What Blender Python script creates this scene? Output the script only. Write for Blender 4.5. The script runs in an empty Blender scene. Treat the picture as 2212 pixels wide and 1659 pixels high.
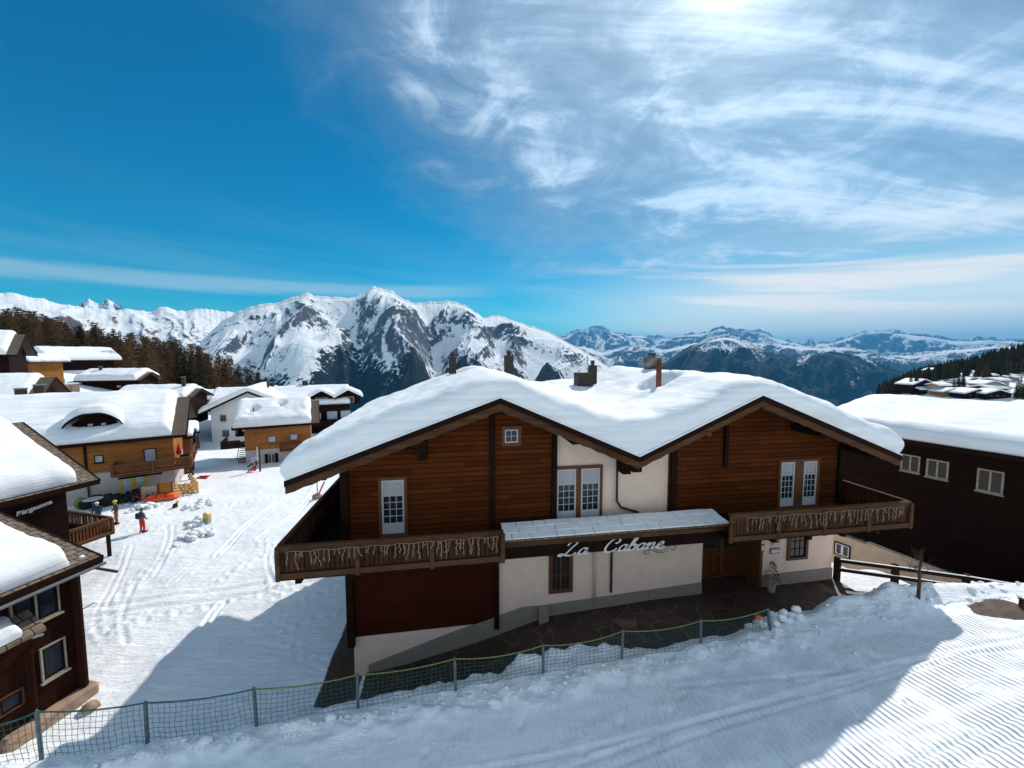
import bpy, bmesh, math, random
import numpy as np
from mathutils import Vector, Quaternion
R=math.radians; rnd=random.Random(7)
scn=bpy.context.scene; col=scn.collection
# ------------------------------------------------------------------ camera, sky, sun, exposure
FPX=833.0; PITCH=R(4.2)
cam=bpy.data.cameras.new('camera'); camo=bpy.data.objects.new('camera',cam); col.objects.link(camo)
cam.sensor_width=36; cam.lens=36*FPX/2212; cam.clip_start=0.1; cam.clip_end=150000
camo.rotation_euler=(R(90)-PITCH,0,0); scn.camera=camo
SUN_AZ=R(29.0); SUN_EL=R(41.5)
SD=Vector((math.sin(SUN_AZ)*math.cos(SUN_EL),math.cos(SUN_AZ)*math.cos(SUN_EL),math.sin(SUN_EL)))
sl=bpy.data.lights.new('sun','SUN'); sl.energy=3.1; sl.angle=R(0.6); sl.color=(1,.94,.85)
so=bpy.data.objects.new('sun',sl); col.objects.link(so); so.rotation_euler=(-SD).to_track_quat('-Z','Y').to_euler()
scn.view_settings.view_transform='Standard'; scn.view_settings.look='None'; scn.view_settings.exposure=0.45; scn.view_settings.gamma=1
scn.render.engine='CYCLES'; scn.cycles.max_bounces=6; scn.cycles.diffuse_bounces=3; scn.cycles.glossy_bounces=2; scn.cycles.transmission_bounces=3
scn.cycles.transparent_max_bounces=8; scn.cycles.volume_bounces=0; scn.cycles.use_denoising=True; scn.cycles.sample_clamp_indirect=6
def N(nt,typ,ins=None,**props):
    n=nt.nodes.new(typ)
    for k,v in props.items(): setattr(n,k,v)
    for k,v in (ins or {}).items():
        if isinstance(v,bpy.types.NodeSocket): nt.links.new(v,n.inputs[k])
        else: n.inputs[k].default_value=v
    return n
def M_(nt,op,a,b=0.0,c=0.0,clamp=False):
    return N(nt,'ShaderNodeMath',{0:a,1:b,2:c},operation=op,use_clamp=clamp).outputs[0]
def V_(nt,op,a,b=None):
    d={0:a}
    if b is not None: d[1]=b
    n=N(nt,'ShaderNodeVectorMath',d,operation=op)
    return n.outputs['Value'] if op in('DOT_PRODUCT','LENGTH') else n.outputs[0]
def MIX(nt,f,a,b,bt='MIX'):
    n=N(nt,'ShaderNodeMix',{0:f},data_type='RGBA',blend_type=bt)
    for i,v in((6,a),(7,b)):
        if isinstance(v,bpy.types.NodeSocket): nt.links.new(v,n.inputs[i])
        else: n.inputs[i].default_value=(*v,1) if len(v)==3 else v
    return n.outputs[2]
def SS(nt,x,a,b):
    return N(nt,'ShaderNodeMapRange',{0:x,1:a,2:b,3:0.0,4:1.0},interpolation_type='SMOOTHSTEP').outputs[0]
def NOISE(nt,vec,scale,det=4.0,rough=.55,dist=0.0):
    return N(nt,'ShaderNodeTexNoise',{'Vector':vec,'Scale':scale,'Detail':det,'Roughness':rough,'Distortion':dist}).outputs[0]
def build_world():
    w=bpy.data.worlds.new('World'); scn.world=w; w.use_nodes=True; nt=w.node_tree; nt.nodes.clear()
    sky=N(nt,'ShaderNodeTexSky',sky_type='NISHITA',sun_disc=False,sun_elevation=SUN_EL,sun_rotation=SUN_AZ,altitude=2000.0,air_density=1.0,dust_density=.3,ozone_density=2.0)
    hs=N(nt,'ShaderNodeHueSaturation',{'Hue':.493,'Saturation':1.45,'Value':1.0,'Color':sky.outputs[0]}).outputs[0]
    d=V_(nt,'NORMALIZE',N(nt,'ShaderNodeTexCoord').outputs['Generated'])
    sep=N(nt,'ShaderNodeSeparateXYZ',{0:d}); zz=M_(nt,'MAXIMUM',sep.outputs[2],0.0)
    hs=MIX(nt,1.0,hs,(.07,.86,.76),'MULTIPLY')
    den=M_(nt,'ADD',zz,.16)
    px=M_(nt,'DIVIDE',sep.outputs[0],den); py=M_(nt,'DIVIDE',sep.outputs[1],den)
    p=N(nt,'ShaderNodeCombineXYZ',{0:px,1:py,2:0.0}).outputs[0]
    # streaks of cirrus fanning away to the right
    rot=N(nt,'ShaderNodeMapping',{'Vector':p,'Rotation':(0,0,R(-38)),'Scale':(.42,1.7,1)}).outputs[0]
    n1=NOISE(nt,rot,1.3,9.0,.62,.9); n2=NOISE(nt,p,3.2,8.0,.65,1.2); n3=NOISE(nt,p,.75,3.0,.5,.3)
    az=N(nt,'ShaderNodeMath',{0:sep.outputs[0],1:sep.outputs[1]},operation='ARCTAN2').outputs[0]
    # clear blue on the left, veil to the right
    veil=SS(nt,M_(nt,'ADD',M_(nt,'ADD',az,M_(nt,'MULTIPLY',M_(nt,'SUBTRACT',sep.outputs[2],.28),1.63)),M_(nt,'ADD',M_(nt,'MULTIPLY',M_(nt,'SUBTRACT',n3,.5),.8),M_(nt,'MULTIPLY',M_(nt,'SUBTRACT',n2,.5),.5))),-.25,.50)
    veil=M_(nt,'MAXIMUM',veil,SS(nt,az,-1.5,-2.2)); veil=M_(nt,'MULTIPLY',veil,SS(nt,zz,.08,.24))  # the rear veil is out of view, added to soften blue facade fill
    tex=M_(nt,'ADD',M_(nt,'MULTIPLY',n1,.70),M_(nt,'MULTIPLY',n2,.30))
    c=SS(nt,M_(nt,'ADD',tex,M_(nt,'MULTIPLY',veil,.10)),.40,.76)
    c=M_(nt,'MULTIPLY',c,M_(nt,'ADD',M_(nt,'MULTIPLY',veil,.97),.0))
    ctex=c
    c=M_(nt,'MAXIMUM',c,M_(nt,'MULTIPLY',veil,.52))
    back=M_(nt,'MAXIMUM',M_(nt,'MAXIMUM',SS(nt,az,-1.4,-2.1),SS(nt,az,1.4,2.1)),M_(nt,'MULTIPLY',SS(nt,zz,.72,.88),.15)); c=M_(nt,'MAXIMUM',c,M_(nt,'MULTIPLY',M_(nt,'MULTIPLY',back,SS(nt,zz,.0,.12)),M_(nt,'ADD',M_(nt,'MULTIPLY',n1,.3),.75)))  # unseen cloud behind the camera and overhead, added for neutral light on the facade
    # long flat bands just above the mountains
    bp=N(nt,'ShaderNodeCombineXYZ',{0:M_(nt,'ADD',M_(nt,'MULTIPLY',az,1.1),3.0),1:M_(nt,'ADD',M_(nt,'MULTIPLY',sep.outputs[2],15.0),M_(nt,'MULTIPLY',az,1.1)),2:0.0}).outputs[0]
    nb=NOISE(nt,bp,1.25,7.0,.55,.35)
    band=M_(nt,'MULTIPLY',SS(nt,nb,.36,.60),M_(nt,'MULTIPLY',SS(nt,zz,.36,.16),M_(nt,'ADD',M_(nt,'MULTIPLY',SS(nt,az,-.1,.55),.95),.06)))
    # one long band low in the left sky
    lb=M_(nt,'ADD',sep.outputs[2],M_(nt,'MULTIPLY',az,-.028))
    lb=M_(nt,'ADD',lb,M_(nt,'MULTIPLY',M_(nt,'SUBTRACT',NOISE(nt,bp,2.2,5.0),.5),.022))
    lband=M_(nt,'MULTIPLY',M_(nt,'MULTIPLY',SS(nt,lb,.140,.158),SS(nt,lb,.186,.168)),M_(nt,'MULTIPLY',SS(nt,az,.10,-.25),.26))
    pale=M_(nt,'MULTIPLY',M_(nt,'MULTIPLY',SS(nt,az,-.1,.55),SS(nt,zz,.30,.06)),M_(nt,'ADD',M_(nt,'MULTIPLY',nb,.7),.50)); band=M_(nt,'MAXIMUM',band,pale)
    # small white puffs near the far summits
    qp=N(nt,'ShaderNodeCombineXYZ',{0:M_(nt,'MULTIPLY',az,6.0),1:M_(nt,'MULTIPLY',sep.outputs[2],13.0),2:5.0}).outputs[0]
    puff=SS(nt,NOISE(nt,qp,2.6,7.0,.6,.4),.60,.68)
    puff=M_(nt,'MULTIPLY',puff,M_(nt,'MULTIPLY',M_(nt,'MULTIPLY',SS(nt,zz,.135,.09),SS(nt,zz,.03,.055)),M_(nt,'MULTIPLY',SS(nt,az,.15,.4),.85)))
    cl=M_(nt,'MAXIMUM',M_(nt,'MAXIMUM',c,band),M_(nt,'MAXIMUM',lband,puff),clamp=True)
    sd=M_(nt,'MAXIMUM',V_(nt,'DOT_PRODUCT',d,tuple(SD)),0.0)
    g1=M_(nt,'POWER',sd,420.0); g2=M_(nt,'POWER',sd,40.0); g3=M_(nt,'POWER',sd,7.0)
    bright=M_(nt,'MULTIPLY',M_(nt,'ADD',M_(nt,'MULTIPLY',g3,1.5),4.9),M_(nt,'ADD',M_(nt,'MULTIPLY',SS(nt,ctex,.15,.85),.62),.74))
    ccol=V_(nt,'MULTIPLY',N(nt,'ShaderNodeCombineXYZ',{0:M_(nt,'MULTIPLY',bright,.76),1:M_(nt,'MULTIPLY',bright,.95),2:M_(nt,'MULTIPLY',bright,1.13)}).outputs[0],(1,1,1))
    ccol=MIX(nt,SS(nt,sep.outputs[2],.34,.08),ccol,(9.2,9.0,8.5))
    out=MIX(nt,cl,hs,ccol)
    gl=N(nt,'ShaderNodeCombineXYZ',{0:M_(nt,'ADD',M_(nt,'MULTIPLY',g1,11.0),M_(nt,'MULTIPLY',g2,1.5)),1:M_(nt,'ADD',M_(nt,'MULTIPLY',g1,9.5),M_(nt,'MULTIPLY',g2,1.3)),2:M_(nt,'ADD',M_(nt,'MULTIPLY',g1,6.5),M_(nt,'MULTIPLY',g2,1.0))}).outputs[0]
    out=V_(nt,'ADD',out,gl)
    bg=N(nt,'ShaderNodeBackground',{'Color':out,'Strength':.1}); o=N(nt,'ShaderNodeOutputWorld',{'Surface':bg.outputs[0]})
    scn.world.cycles.sampling_method='MANUAL'; scn.world.cycles.sample_map_resolution=512
build_world()
# ------------------------------------------------------------------ helpers
def ray(u,v):                       # direction of a measured picture point (2212 x 1659)
    x=(u-1106)/FPX; y=-(v-829.5)/FPX
    return np.array((x,math.cos(PITCH)+y*math.sin(PITCH),-math.sin(PITCH)+y*math.cos(PITCH)))
def at(u,v,d):
    r=ray(u,v); return r*(d/r[1])
class MB:
    def __init__(s,tf=None): s.v=[]; s.f=[]; s.tf=tf
    def add(s,vs,fs):
        o=len(s.v); s.v+=[tuple(s.tf(*p)) if s.tf else tuple(p) for p in vs]; s.f+=[tuple(i+o for i in f) for f in fs]; return s
    def box(s,a0,a1,b0,b1,c0,c1):
        vs=[(x,y,z) for z in(c0,c1) for x,y in((a0,b0),(a1,b0),(a1,b1),(a0,b1))]
        return s.add(vs,[(3,2,1,0),(4,5,6,7),(0,1,5,4),(1,2,6,5),(2,3,7,6),(3,0,4,7)])
    def prism(s,poly,fn,e0,e1):     # poly of 2D points, fn(p,q,e) -> xyz
        n=len(poly); vs=[fn(p,q,e) for e in(e0,e1) for p,q in poly]
        return s.add(vs,[tuple(range(n))[::-1],tuple(range(n,2*n))]+[(i,(i+1)%n,n+(i+1)%n,n+i) for i in range(n)])
    def beam(s,p0,p1,w,h,up=(0,0,1)):
        p0=Vector(p0);p1=Vector(p1);d=(p1-p0).normalized();u=Vector(up);x=d.cross(u)
        x=x.normalized() if x.length>1e-6 else Vector((1,0,0)); u=x.cross(d)
        vs=[p+x*a*w/2+u*b*h/2 for p in(p0,p1) for a,b in((-1,-1),(1,-1),(1,1),(-1,1))]
        return s.add(vs,[(3,2,1,0),(4,5,6,7),(0,1,5,4),(1,2,6,5),(2,3,7,6),(3,0,4,7)])
    def tube(s,pts,r,n=6,caps=True):
        pts=[Vector(p) for p in pts]; m=len(pts); rr=r if isinstance(r,(list,tuple)) else [r]*m; vs=[]
        for i,p in enumerate(pts):
            d=(pts[min(i+1,m-1)]-pts[max(i-1,0)]); d=d.normalized() if d.length>1e-9 else Vector((0,0,1))
            a=d.cross(Vector((0,0,1)) if abs(d.z)<.9 else Vector((1,0,0))).normalized(); b=d.cross(a)
            vs+=[p+(a*math.cos(6.2832*k/n)+b*math.sin(6.2832*k/n))*rr[i] for k in range(n)]
        fs=[(i*n+k,i*n+(k+1)%n,(i+1)*n+(k+1)%n,(i+1)*n+k) for i in range(m-1) for k in range(n)]
        if caps: fs+=[tuple(range(n))[::-1],tuple(range((m-1)*n,m*n))]
        return s.add(vs,fs)
    def blob(s,c,rx,ry,rz,seed=0,j=.18,sub=2):
        bm=bmesh.new(); bmesh.ops.create_icosphere(bm,subdivisions=sub,radius=1); q=random.Random(seed)
        vs=[(c[0]+v.co.x*rx*(1+q.uniform(-j,j)),c[1]+v.co.y*ry*(1+q.uniform(-j,j)),c[2]+v.co.z*rz*(1+q.uniform(-j,j))) for v in bm.verts]
        bm.verts.index_update(); fs=[tuple(v.index for v in f.verts) for f in bm.faces]; bm.free(); return s.add(vs,fs)
    def build(s,name,mat,parent=None,smooth=False,bev=0):
        me=bpy.data.meshes.new(name); me.from_pydata(s.v,[],s.f)
        bm=bmesh.new(); bm.from_mesh(me); bmesh.ops.recalc_face_normals(bm,faces=bm.faces); bm.to_mesh(me); bm.free()
        if smooth: me.polygons.foreach_set('use_smooth',[True]*len(me.polygons))
        for m in(mat if isinstance(mat,list) else [mat]): me.materials.append(m)
        o=bpy.data.objects.new(name,me); col.objects.link(o)
        if parent: o.parent=parent
        if bev:
            b=o.modifiers.new('bevel','BEVEL'); b.width=bev; b.segments=1; b.limit_method='ANGLE'; b.angle_limit=R(40)
        return o
def tag(o,label=None,cat=None,group=None,kind=None):
    if label: o['label']=label
    if cat: o['category']=cat
    if group: o['group']=group
    if kind: o['kind']=kind
    return o
def root(name,label,cat,loc,yaw=0,group=None):
    o=bpy.data.objects.new(name,None); col.objects.link(o); o.location=loc; o.rotation_euler=(0,0,yaw); o.empty_display_size=.1
    return tag(o,label,cat,group)
def copy_tree(o,parent=None):
    c=o.copy(); col.objects.link(c); c.parent=parent
    for ch in list(o.children): copy_tree(ch,c)
    return c
def grid_mesh(name,X,Y,Z,mat,attrs=None,parent=None):
    ny,nx=X.shape; me=bpy.data.meshes.new(name)
    co=np.stack([X,Y,Z],-1).reshape(-1,3).astype(np.float32)
    i=np.arange(ny*nx).reshape(ny,nx); q=np.stack([i[:-1,:-1],i[:-1,1:],i[1:,1:],i[1:,:-1]],-1).reshape(-1,4).astype(np.int32)
    me.vertices.add(len(co)); me.vertices.foreach_set('co',co.ravel()); me.loops.add(q.size); me.loops.foreach_set('vertex_index',q.ravel())
    me.polygons.add(len(q)); me.polygons.foreach_set('loop_start',np.arange(0,q.size,4,dtype=np.int32)); me.polygons.foreach_set('use_smooth',np.ones(len(q),bool))
    me.update(calc_edges=True)
    for k,a in(attrs or {}).items():
        at_=me.attributes.new(k,'FLOAT','POINT'); at_.data.foreach_set('value',a.astype(np.float32).ravel())
    me.materials.append(mat); o=bpy.data.objects.new(name,me); col.objects.link(o)
    if parent: o.parent=parent
    return o
# numpy noise
def pn(x,y,seed=0):
    x=np.asarray(x,float);y=np.asarray(y,float); rg=np.random.RandomState(seed); perm=rg.permutation(512); ang=rg.rand(512)*2*np.pi; gx=np.cos(ang); gy=np.sin(ang)
    xi=np.floor(x).astype(np.int64); yi=np.floor(y).astype(np.int64); xf=x-xi; yf=y-yi
    def g(a,b,fx,fy):
        h=perm[(perm[a&511]+b)&511]; return gx[h]*fx+gy[h]*fy
    u=xf**3*(xf*(xf*6-15)+10); v=yf**3*(yf*(yf*6-15)+10)
    a=g(xi,yi,xf,yf); b=g(xi+1,yi,xf-1,yf); c=g(xi,yi+1,xf,yf-1); d=g(xi+1,yi+1,xf-1,yf-1)
    return (a*(1-u)+b*u)*(1-v)+(c*(1-u)+d*u)*v
def fbm(x,y,o=4,seed=0,gain=.5):
    t=0;a=1.0;f=1.0
    for k in range(o): t=t+a*pn(x*f,y*f,seed+k); a*=gain; f*=2.03
    return t
def rfbm(x,y,o=5,seed=0,gain=.55):
    t=0;a=1.0;f=1.0;w=1.0
    for k in range(o):
        n=(1-2*np.abs(pn(x*f,y*f,seed+k)))*w; w=np.clip(n,0.1,1); t=t+a*n; a*=gain; f*=2.07
    return t
def sst(x,a,b):
    t=np.clip((x-a)/(b-a),0,1); return t*t*(3-2*t)
# ------------------------------------------------------------------ materials
def new_mat(name):
    m=bpy.data.materials.new(name); m.use_nodes=True; nt=m.node_tree; return m,nt,nt.nodes['Principled BSDF']
def put(nt,b,k,v):
    if isinstance(v,bpy.types.NodeSocket): nt.links.new(v,b.inputs[k])
    else: b.inputs[k].default_value=v
def plain(name,c,rough=.7,var=.25,scale=6.0,bump=.0,bscale=30.0,metal=0.0,spec=.3):
    m,nt,b=new_mat(name); p=N(nt,'ShaderNodeTexCoord').outputs['Object']
    n=NOISE(nt,p,scale,5.0); f=N(nt,'ShaderNodeMapRange',{0:n,1:.3,2:.7,3:1-var,4:1+var}).outputs[0]
    put(nt,b,'Base Color',V_(nt,'MULTIPLY',tuple(c),N(nt,'ShaderNodeCombineXYZ',{0:f,1:f,2:f}).outputs[0])); put(nt,b,'Roughness',rough); put(nt,b,'Metallic',metal); put(nt,b,'Specular IOR Level',spec)
    if bump: put(nt,b,'Normal',N(nt,'ShaderNodeBump',{'Strength':bump,'Distance':.02,'Height':NOISE(nt,p,bscale,6.0)}).outputs[0])
    return m
def wood(name,c1,c2,plank=.16,axis=2,groove=.07,rough=.75,along=0,gdark=.35,bump=.6):
    m,nt,b=new_mat(name); p=N(nt,'ShaderNodeTexCoord').outputs['Object']; s=N(nt,'ShaderNodeSeparateXYZ',{0:p})
    t=M_(nt,'DIVIDE',s.outputs[axis],plank); fr=M_(nt,'FRACT',t); fl=M_(nt,'FLOOR',t)
    oth=[i for i in range(3) if i!=axis]
    alongv=M_(nt,'ADD',s.outputs[oth[0]],s.outputs[oth[1]])
    brd=M_(nt,'FLOOR',M_(nt,'ADD',M_(nt,'DIVIDE',alongv,3.1),M_(nt,'MULTIPLY',fl,.37)))
    wn=N(nt,'ShaderNodeTexWhiteNoise',{'Vector':N(nt,'ShaderNodeCombineXYZ',{0:fl,1:brd,2:3.0}).outputs[0]},noise_dimensions='3D').outputs['Value']
    gv=N(nt,'ShaderNodeCombineXYZ',{0:M_(nt,'MULTIPLY',alongv,1.2),1:M_(nt,'MULTIPLY',t,6.0),2:M_(nt,'MULTIPLY',fl,7.3)}).outputs[0]
    gr=NOISE(nt,gv,1.6,6.0,.6,.4)
    f=M_(nt,'ADD',M_(nt,'MULTIPLY',wn,.55),M_(nt,'MULTIPLY',SS(nt,gr,.3,.72),.5),clamp=True)
    cc=MIX(nt,f,c1,c2)
    cc=MIX(nt,M_(nt,'MULTIPLY',SS(nt,NOISE(nt,p,.55,5.0,.6),.45,.75),.45),cc,tuple(x*.45 for x in c1))
    gm=M_(nt,'MAXIMUM',SS(nt,fr,groove,0.0),SS(nt,fr,1-groove,1.0))
    cc=MIX(nt,M_(nt,'MULTIPLY',gm,1-gdark),cc,tuple(x*.22 for x in c1))
    put(nt,b,'Base Color',cc); put(nt,b,'Roughness',rough); put(nt,b,'Specular IOR Level',.08)
    h=M_(nt,'SUBTRACT',M_(nt,'MULTIPLY',gr,.3),gm)
    put(nt,b,'Normal',N(nt,'ShaderNodeBump',{'Strength':bump,'Distance':.015,'Height':h}).outputs[0]); return m
def snow_mat(name,b1=.35,sc=1.2):
    m,nt,b=new_mat(name); p=N(nt,'ShaderNodeNewGeometry').outputs['Position']
    n=NOISE(nt,p,sc,6.0,.55); n2=NOISE(nt,p,14.0,4.0,.6)
    st=NOISE(nt,N(nt,'ShaderNodeMapping',{'Vector':p,'Scale':(.22,.22,5.5)}).outputs[0],1.0,6.0,.6,.5)
    put(nt,b,'Base Color',MIX(nt,SS(nt,st,.32,.62),(.74,.755,.78),MIX(nt,SS(nt,n,.35,.7),(.83,.85,.875),(.89,.895,.90)))); put(nt,b,'Roughness',.65); put(nt,b,'Specular IOR Level',.2)
    h=M_(nt,'ADD',M_(nt,'ADD',n,M_(nt,'MULTIPLY',n2,.14)),M_(nt,'MULTIPLY',st,.8))
    put(nt,b,'Normal',N(nt,'ShaderNodeBump',{'Strength':b1,'Distance':.13,'Height':h}).outputs[0]); return m
def glass_mat(name,c=(.010,.012,.015),rough=.04,spec=.42):
    m,nt,b=new_mat(name); p=N(nt,'ShaderNodeTexCoord').outputs['Object']; n=NOISE(nt,p,1.7,2.0)
    put(nt,b,'Base Color',MIX(nt,n,c,tuple(x*2.2 for x in c))); put(nt,b,'Roughness',rough); put(nt,b,'Specular IOR Level',spec)
    put(nt,b,'Normal',N(nt,'ShaderNodeBump',{'Strength':.08,'Distance':.05,'Height':n}).outputs[0]); return m
def slate_mat(name,c1,c2,sx=3.0,sy=4.0,rough=.8):
    m,nt,b=new_mat(name); p=N(nt,'ShaderNodeTexCoord').outputs['Object']
    q=V_(nt,'ADD',p,V_(nt,'MULTIPLY',N(nt,'ShaderNodeTexNoise',{'Vector':p,'Scale':4.0}).outputs['Color'],(.06,.06,0)))
    br=N(nt,'ShaderNodeTexBrick',{'Vector':q,'Color1':(*c1,1),'Color2':(*c2,1),'Mortar':(.012,.01,.009,1),'Scale':1.0,'Mortar Size':.018,'Brick Width':1/sx,'Row Height':1/sy,'Bias':0.0})
    n=NOISE(nt,p,7.0,6.0); put(nt,b,'Base Color',MIX(nt,SS(nt,n,.3,.75),V_(nt,'MULTIPLY',br.outputs[0],(.6,.6,.62)),br.outputs[0])); put(nt,b,'Roughness',rough)
    put(nt,b,'Normal',N(nt,'ShaderNodeBump',{'Strength':.9,'Distance':.03,'Height':M_(nt,'SUBTRACT',M_(nt,'MULTIPLY',n,.5),br.outputs[1])}).outputs[0]); return m
MT={}
MT['snow']=snow_mat('roof snow'); 
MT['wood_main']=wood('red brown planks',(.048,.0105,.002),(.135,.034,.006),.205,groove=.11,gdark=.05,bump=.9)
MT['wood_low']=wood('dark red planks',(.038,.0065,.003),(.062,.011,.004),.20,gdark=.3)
MT['wood_warm']=wood('honey larch cladding',(.24,.088,.022),(.46,.19,.056),.17)
MT['wood_dark']=wood('old dark planks',(.009,.003,.002),(.019,.006,.0035),.20)
MT['wood_log']=wood('dark log wall',(.017,.005,.0025),(.036,.010,.0045),.22)
MT['beam']=wood('weathered beam',(.055,.022,.010),(.125,.062,.032),.14,groove=.02)
MT['beam_dark']=wood('dark beam',(.012,.005,.003),(.024,.010,.006),.3,groove=.02)
MT['board_v']=wood('weathered vertical boards',(.040,.016,.008),(.092,.044,.023),.155,axis=0,groove=.05)
MT['board_y']=wood('weathered side boards',(.040,.016,.008),(.092,.044,.023),.155,axis=1,groove=.05)
MT['brown_v']=wood('brown vertical boards',(.13,.045,.018),(.20,.075,.028),.16,axis=0,groove=.09)
MT['casing']=plain('brown window casing',(.12,.045,.016),.6,.2)
MT['trim_dark']=plain('dark trim',(.014,.006,.004),.8,.3,spec=.08)
MT['plaster']=plain('cream plaster',(.82,.62,.51),.9,.06,2.0,.25,60.0)
MT['plaster_white']=plain('white plaster',(.74,.72,.70),.9,.06,2.0,.2,60.0)
MT['plaster_grey']=plain('grey plaster',(.48,.43,.42),.9,.08,2.0,.2,50.0)
MT['plinth']=plain('grey plinth render',(.27,.23,.19),.9,.10,3.0,.3,50.0)
MT['beige']=plain('beige concrete',(.42,.32,.23),.9,.10,2.0,.3,40.0)
MT['frame_old']=plain('old cream window paint',(.33,.28,.22),.7,.25)
MT['white_paint']=plain('white painted sash',(.50,.51,.54),.45,.05)
MT['glass']=glass_mat('dark window glass'); MT['pale_reflection']=plain('painted pane reflection',(.42,.40,.41),.6,.35,25.0)  # second one: pale tone that stands in for a reflection on the glass
MT['glass_blue']=glass_mat('sky bright glass',(.25,.31,.38),.1,.5)
MT['pipe']=plain('brown metal pipe',(.05,.03,.022),.4,.2,metal=.3)
MT['pipe_red']=plain('rusty copper flue',(.16,.045,.022),.5,.35,metal=.3)
MT['pipe_white']=plain('white pipe',(.62,.52,.45),.5,.1)
MT['chimney']=plain('dark chimney cladding',(.035,.022,.018),.6,.3)
MT['slate']=slate_mat('brown stone slates',(.17,.115,.075),(.25,.18,.125),3.2,3.6)
MT['slate_fine']=slate_mat('fine slates',(.13,.09,.06),(.18,.13,.09),4.5,6.0)
MT['metal_grey']=plain('grey metal',(.22,.23,.24),.4,.15,metal=.6)
MT['metal_post']=plain('grey green post',(.10,.13,.14),.6,.25)
MT['net']=plain('green net cord',(.018,.10,.10),.7,.3)
MT['rope']=plain('yellow green rope',(.20,.20,.06),.8,.35,20.0)
MT['red']=plain('red fabric',(.55,.02,.025),.6,.2)
MT['orange']=plain('orange plastic',(.80,.09,.015),.45,.15)
MT['yellow']=plain('yellow paint',(.75,.45,.02),.5,.1)
MT['black']=plain('black cloth',(.012,.012,.016),.7,.3)
MT['pine']=wood('fresh pine rails',(.55,.33,.13),(.70,.45,.20),.2,groove=.02)
MT['stone']=plain('grey boulder',(.26,.22,.19),.9,.4,3.0,.6,12.0)
MT['stone_tan']=plain('tan stone base',(.34,.23,.16),.9,.3,3.0,.5,14.0)
MT['text_white']=plain('white lettering',(.70,.66,.66),.5,.06)
MT['text_grey']=plain('grey painted flourish',(.17,.13,.105),.7,.1)
MT['lights']=plain('clear string light cord',(.36,.27,.21),.4,.2)
MT['door']=wood('varnished oak door',(.085,.026,.008),(.14,.046,.014),.22,axis=0,groove=.03)
MT['skin']=plain('skin',(.45,.26,.18),.6,.05)
MT['bark']=plain('bark',(.07,.045,.03),.9,.4,5.0)
MT['concrete']=plain('pale concrete',(.42,.40,.38),.9,.1)
def foliage(name,c1,c2):
    m,nt,b=new_mat(name); p=N(nt,'ShaderNodeNewGeometry').outputs['Position']
    n=NOISE(nt,p,.9,4.0); oi=N(nt,'ShaderNodeObjectInfo').outputs['Random']
    f=M_(nt,'ADD',M_(nt,'MULTIPLY',n,.6),M_(nt,'MULTIPLY',oi,.5),clamp=True)
    put(nt,b,'Base Color',MIX(nt,f,c1,c2)); put(nt,b,'Roughness',.9); put(nt,b,'Specular IOR Level',.1); return m
MT['spruce']=foliage('spruce needles',(.010,.014,.007),(.038,.036,.016)); MT['larch']=foliage('bare larch twigs',(.060,.034,.018),(.15,.085,.040))
def ground_mat():
    m,nt,b=new_mat('snow ground'); g=N(nt,'ShaderNodeNewGeometry').outputs['Position']
    A=lambda k:N(nt,'ShaderNodeAttribute',attribute_name=k).outputs['Fac']
    gr=A('groom'); ph=A('phase'); ro=A('rough'); dirt=A('dirt')
    n1=NOISE(nt,g,2.3,6.0,.6); n2=NOISE(nt,g,9.0,5.0,.6); n3=NOISE(nt,g,.35,4.0,.5)
    # ski and boot tracks: stretched, crossing noise
    t1=NOISE(nt,N(nt,'ShaderNodeMapping',{'Vector':g,'Rotation':(0,0,R(24)),'Scale':(.28,2.6,1)}).outputs[0],1.5,5.0,.62,.5)
    t2=NOISE(nt,N(nt,'ShaderNodeMapping',{'Vector':g,'Rotation':(0,0,R(-52)),'Scale':(.25,2.4,1)}).outputs[0],1.5,5.0,.62,.5)
    tr=M_(nt,'MINIMUM',SS(nt,M_(nt,'ABSOLUTE',M_(nt,'SUBTRACT',t1,.5)),.0,.05),SS(nt,M_(nt,'ABSOLUTE',M_(nt,'SUBTRACT',t2,.5)),.0,.04))
    s=M_(nt,'SINE',M_(nt,'ADD',M_(nt,'MULTIPLY',ph,6.2832/.165),M_(nt,'MULTIPLY',NOISE(nt,g,.8,3.0),7.0)))
    gm=M_(nt,'MULTIPLY',gr,SS(nt,NOISE(nt,g,1.0,5.0,.65),.33,.55))
    h=M_(nt,'ADD',M_(nt,'MULTIPLY',M_(nt,'MULTIPLY',s,gm),.030),M_(nt,'MULTIPLY',M_(nt,'ADD',M_(nt,'MULTIPLY',n1,.075),M_(nt,'MULTIPLY',n2,.022)),ro))
    h=M_(nt,'ADD',h,M_(nt,'MULTIPLY',tr,M_(nt,'MULTIPLY',M_(nt,'SUBTRACT',ro,.25),.016)))
    snow=MIX(nt,SS(nt,n3,.35,.7),(.83,.86,.90),(.88,.89,.90))
    earth=MIX(nt,n2,(.035,.022,.016),(.12,.08,.055))
    put(nt,b,'Base Color',MIX(nt,SS(nt,M_(nt,'ADD',dirt,M_(nt,'MULTIPLY',M_(nt,'SUBTRACT',n2,.5),.5)),.35,.65),snow,earth))
    put(nt,b,'Roughness',.6); put(nt,b,'Specular IOR Level',.2)
    put(nt,b,'Normal',N(nt,'ShaderNodeBump',{'Strength':.9,'Distance':1.0,'Height':h}).outputs[0]); return m
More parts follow.
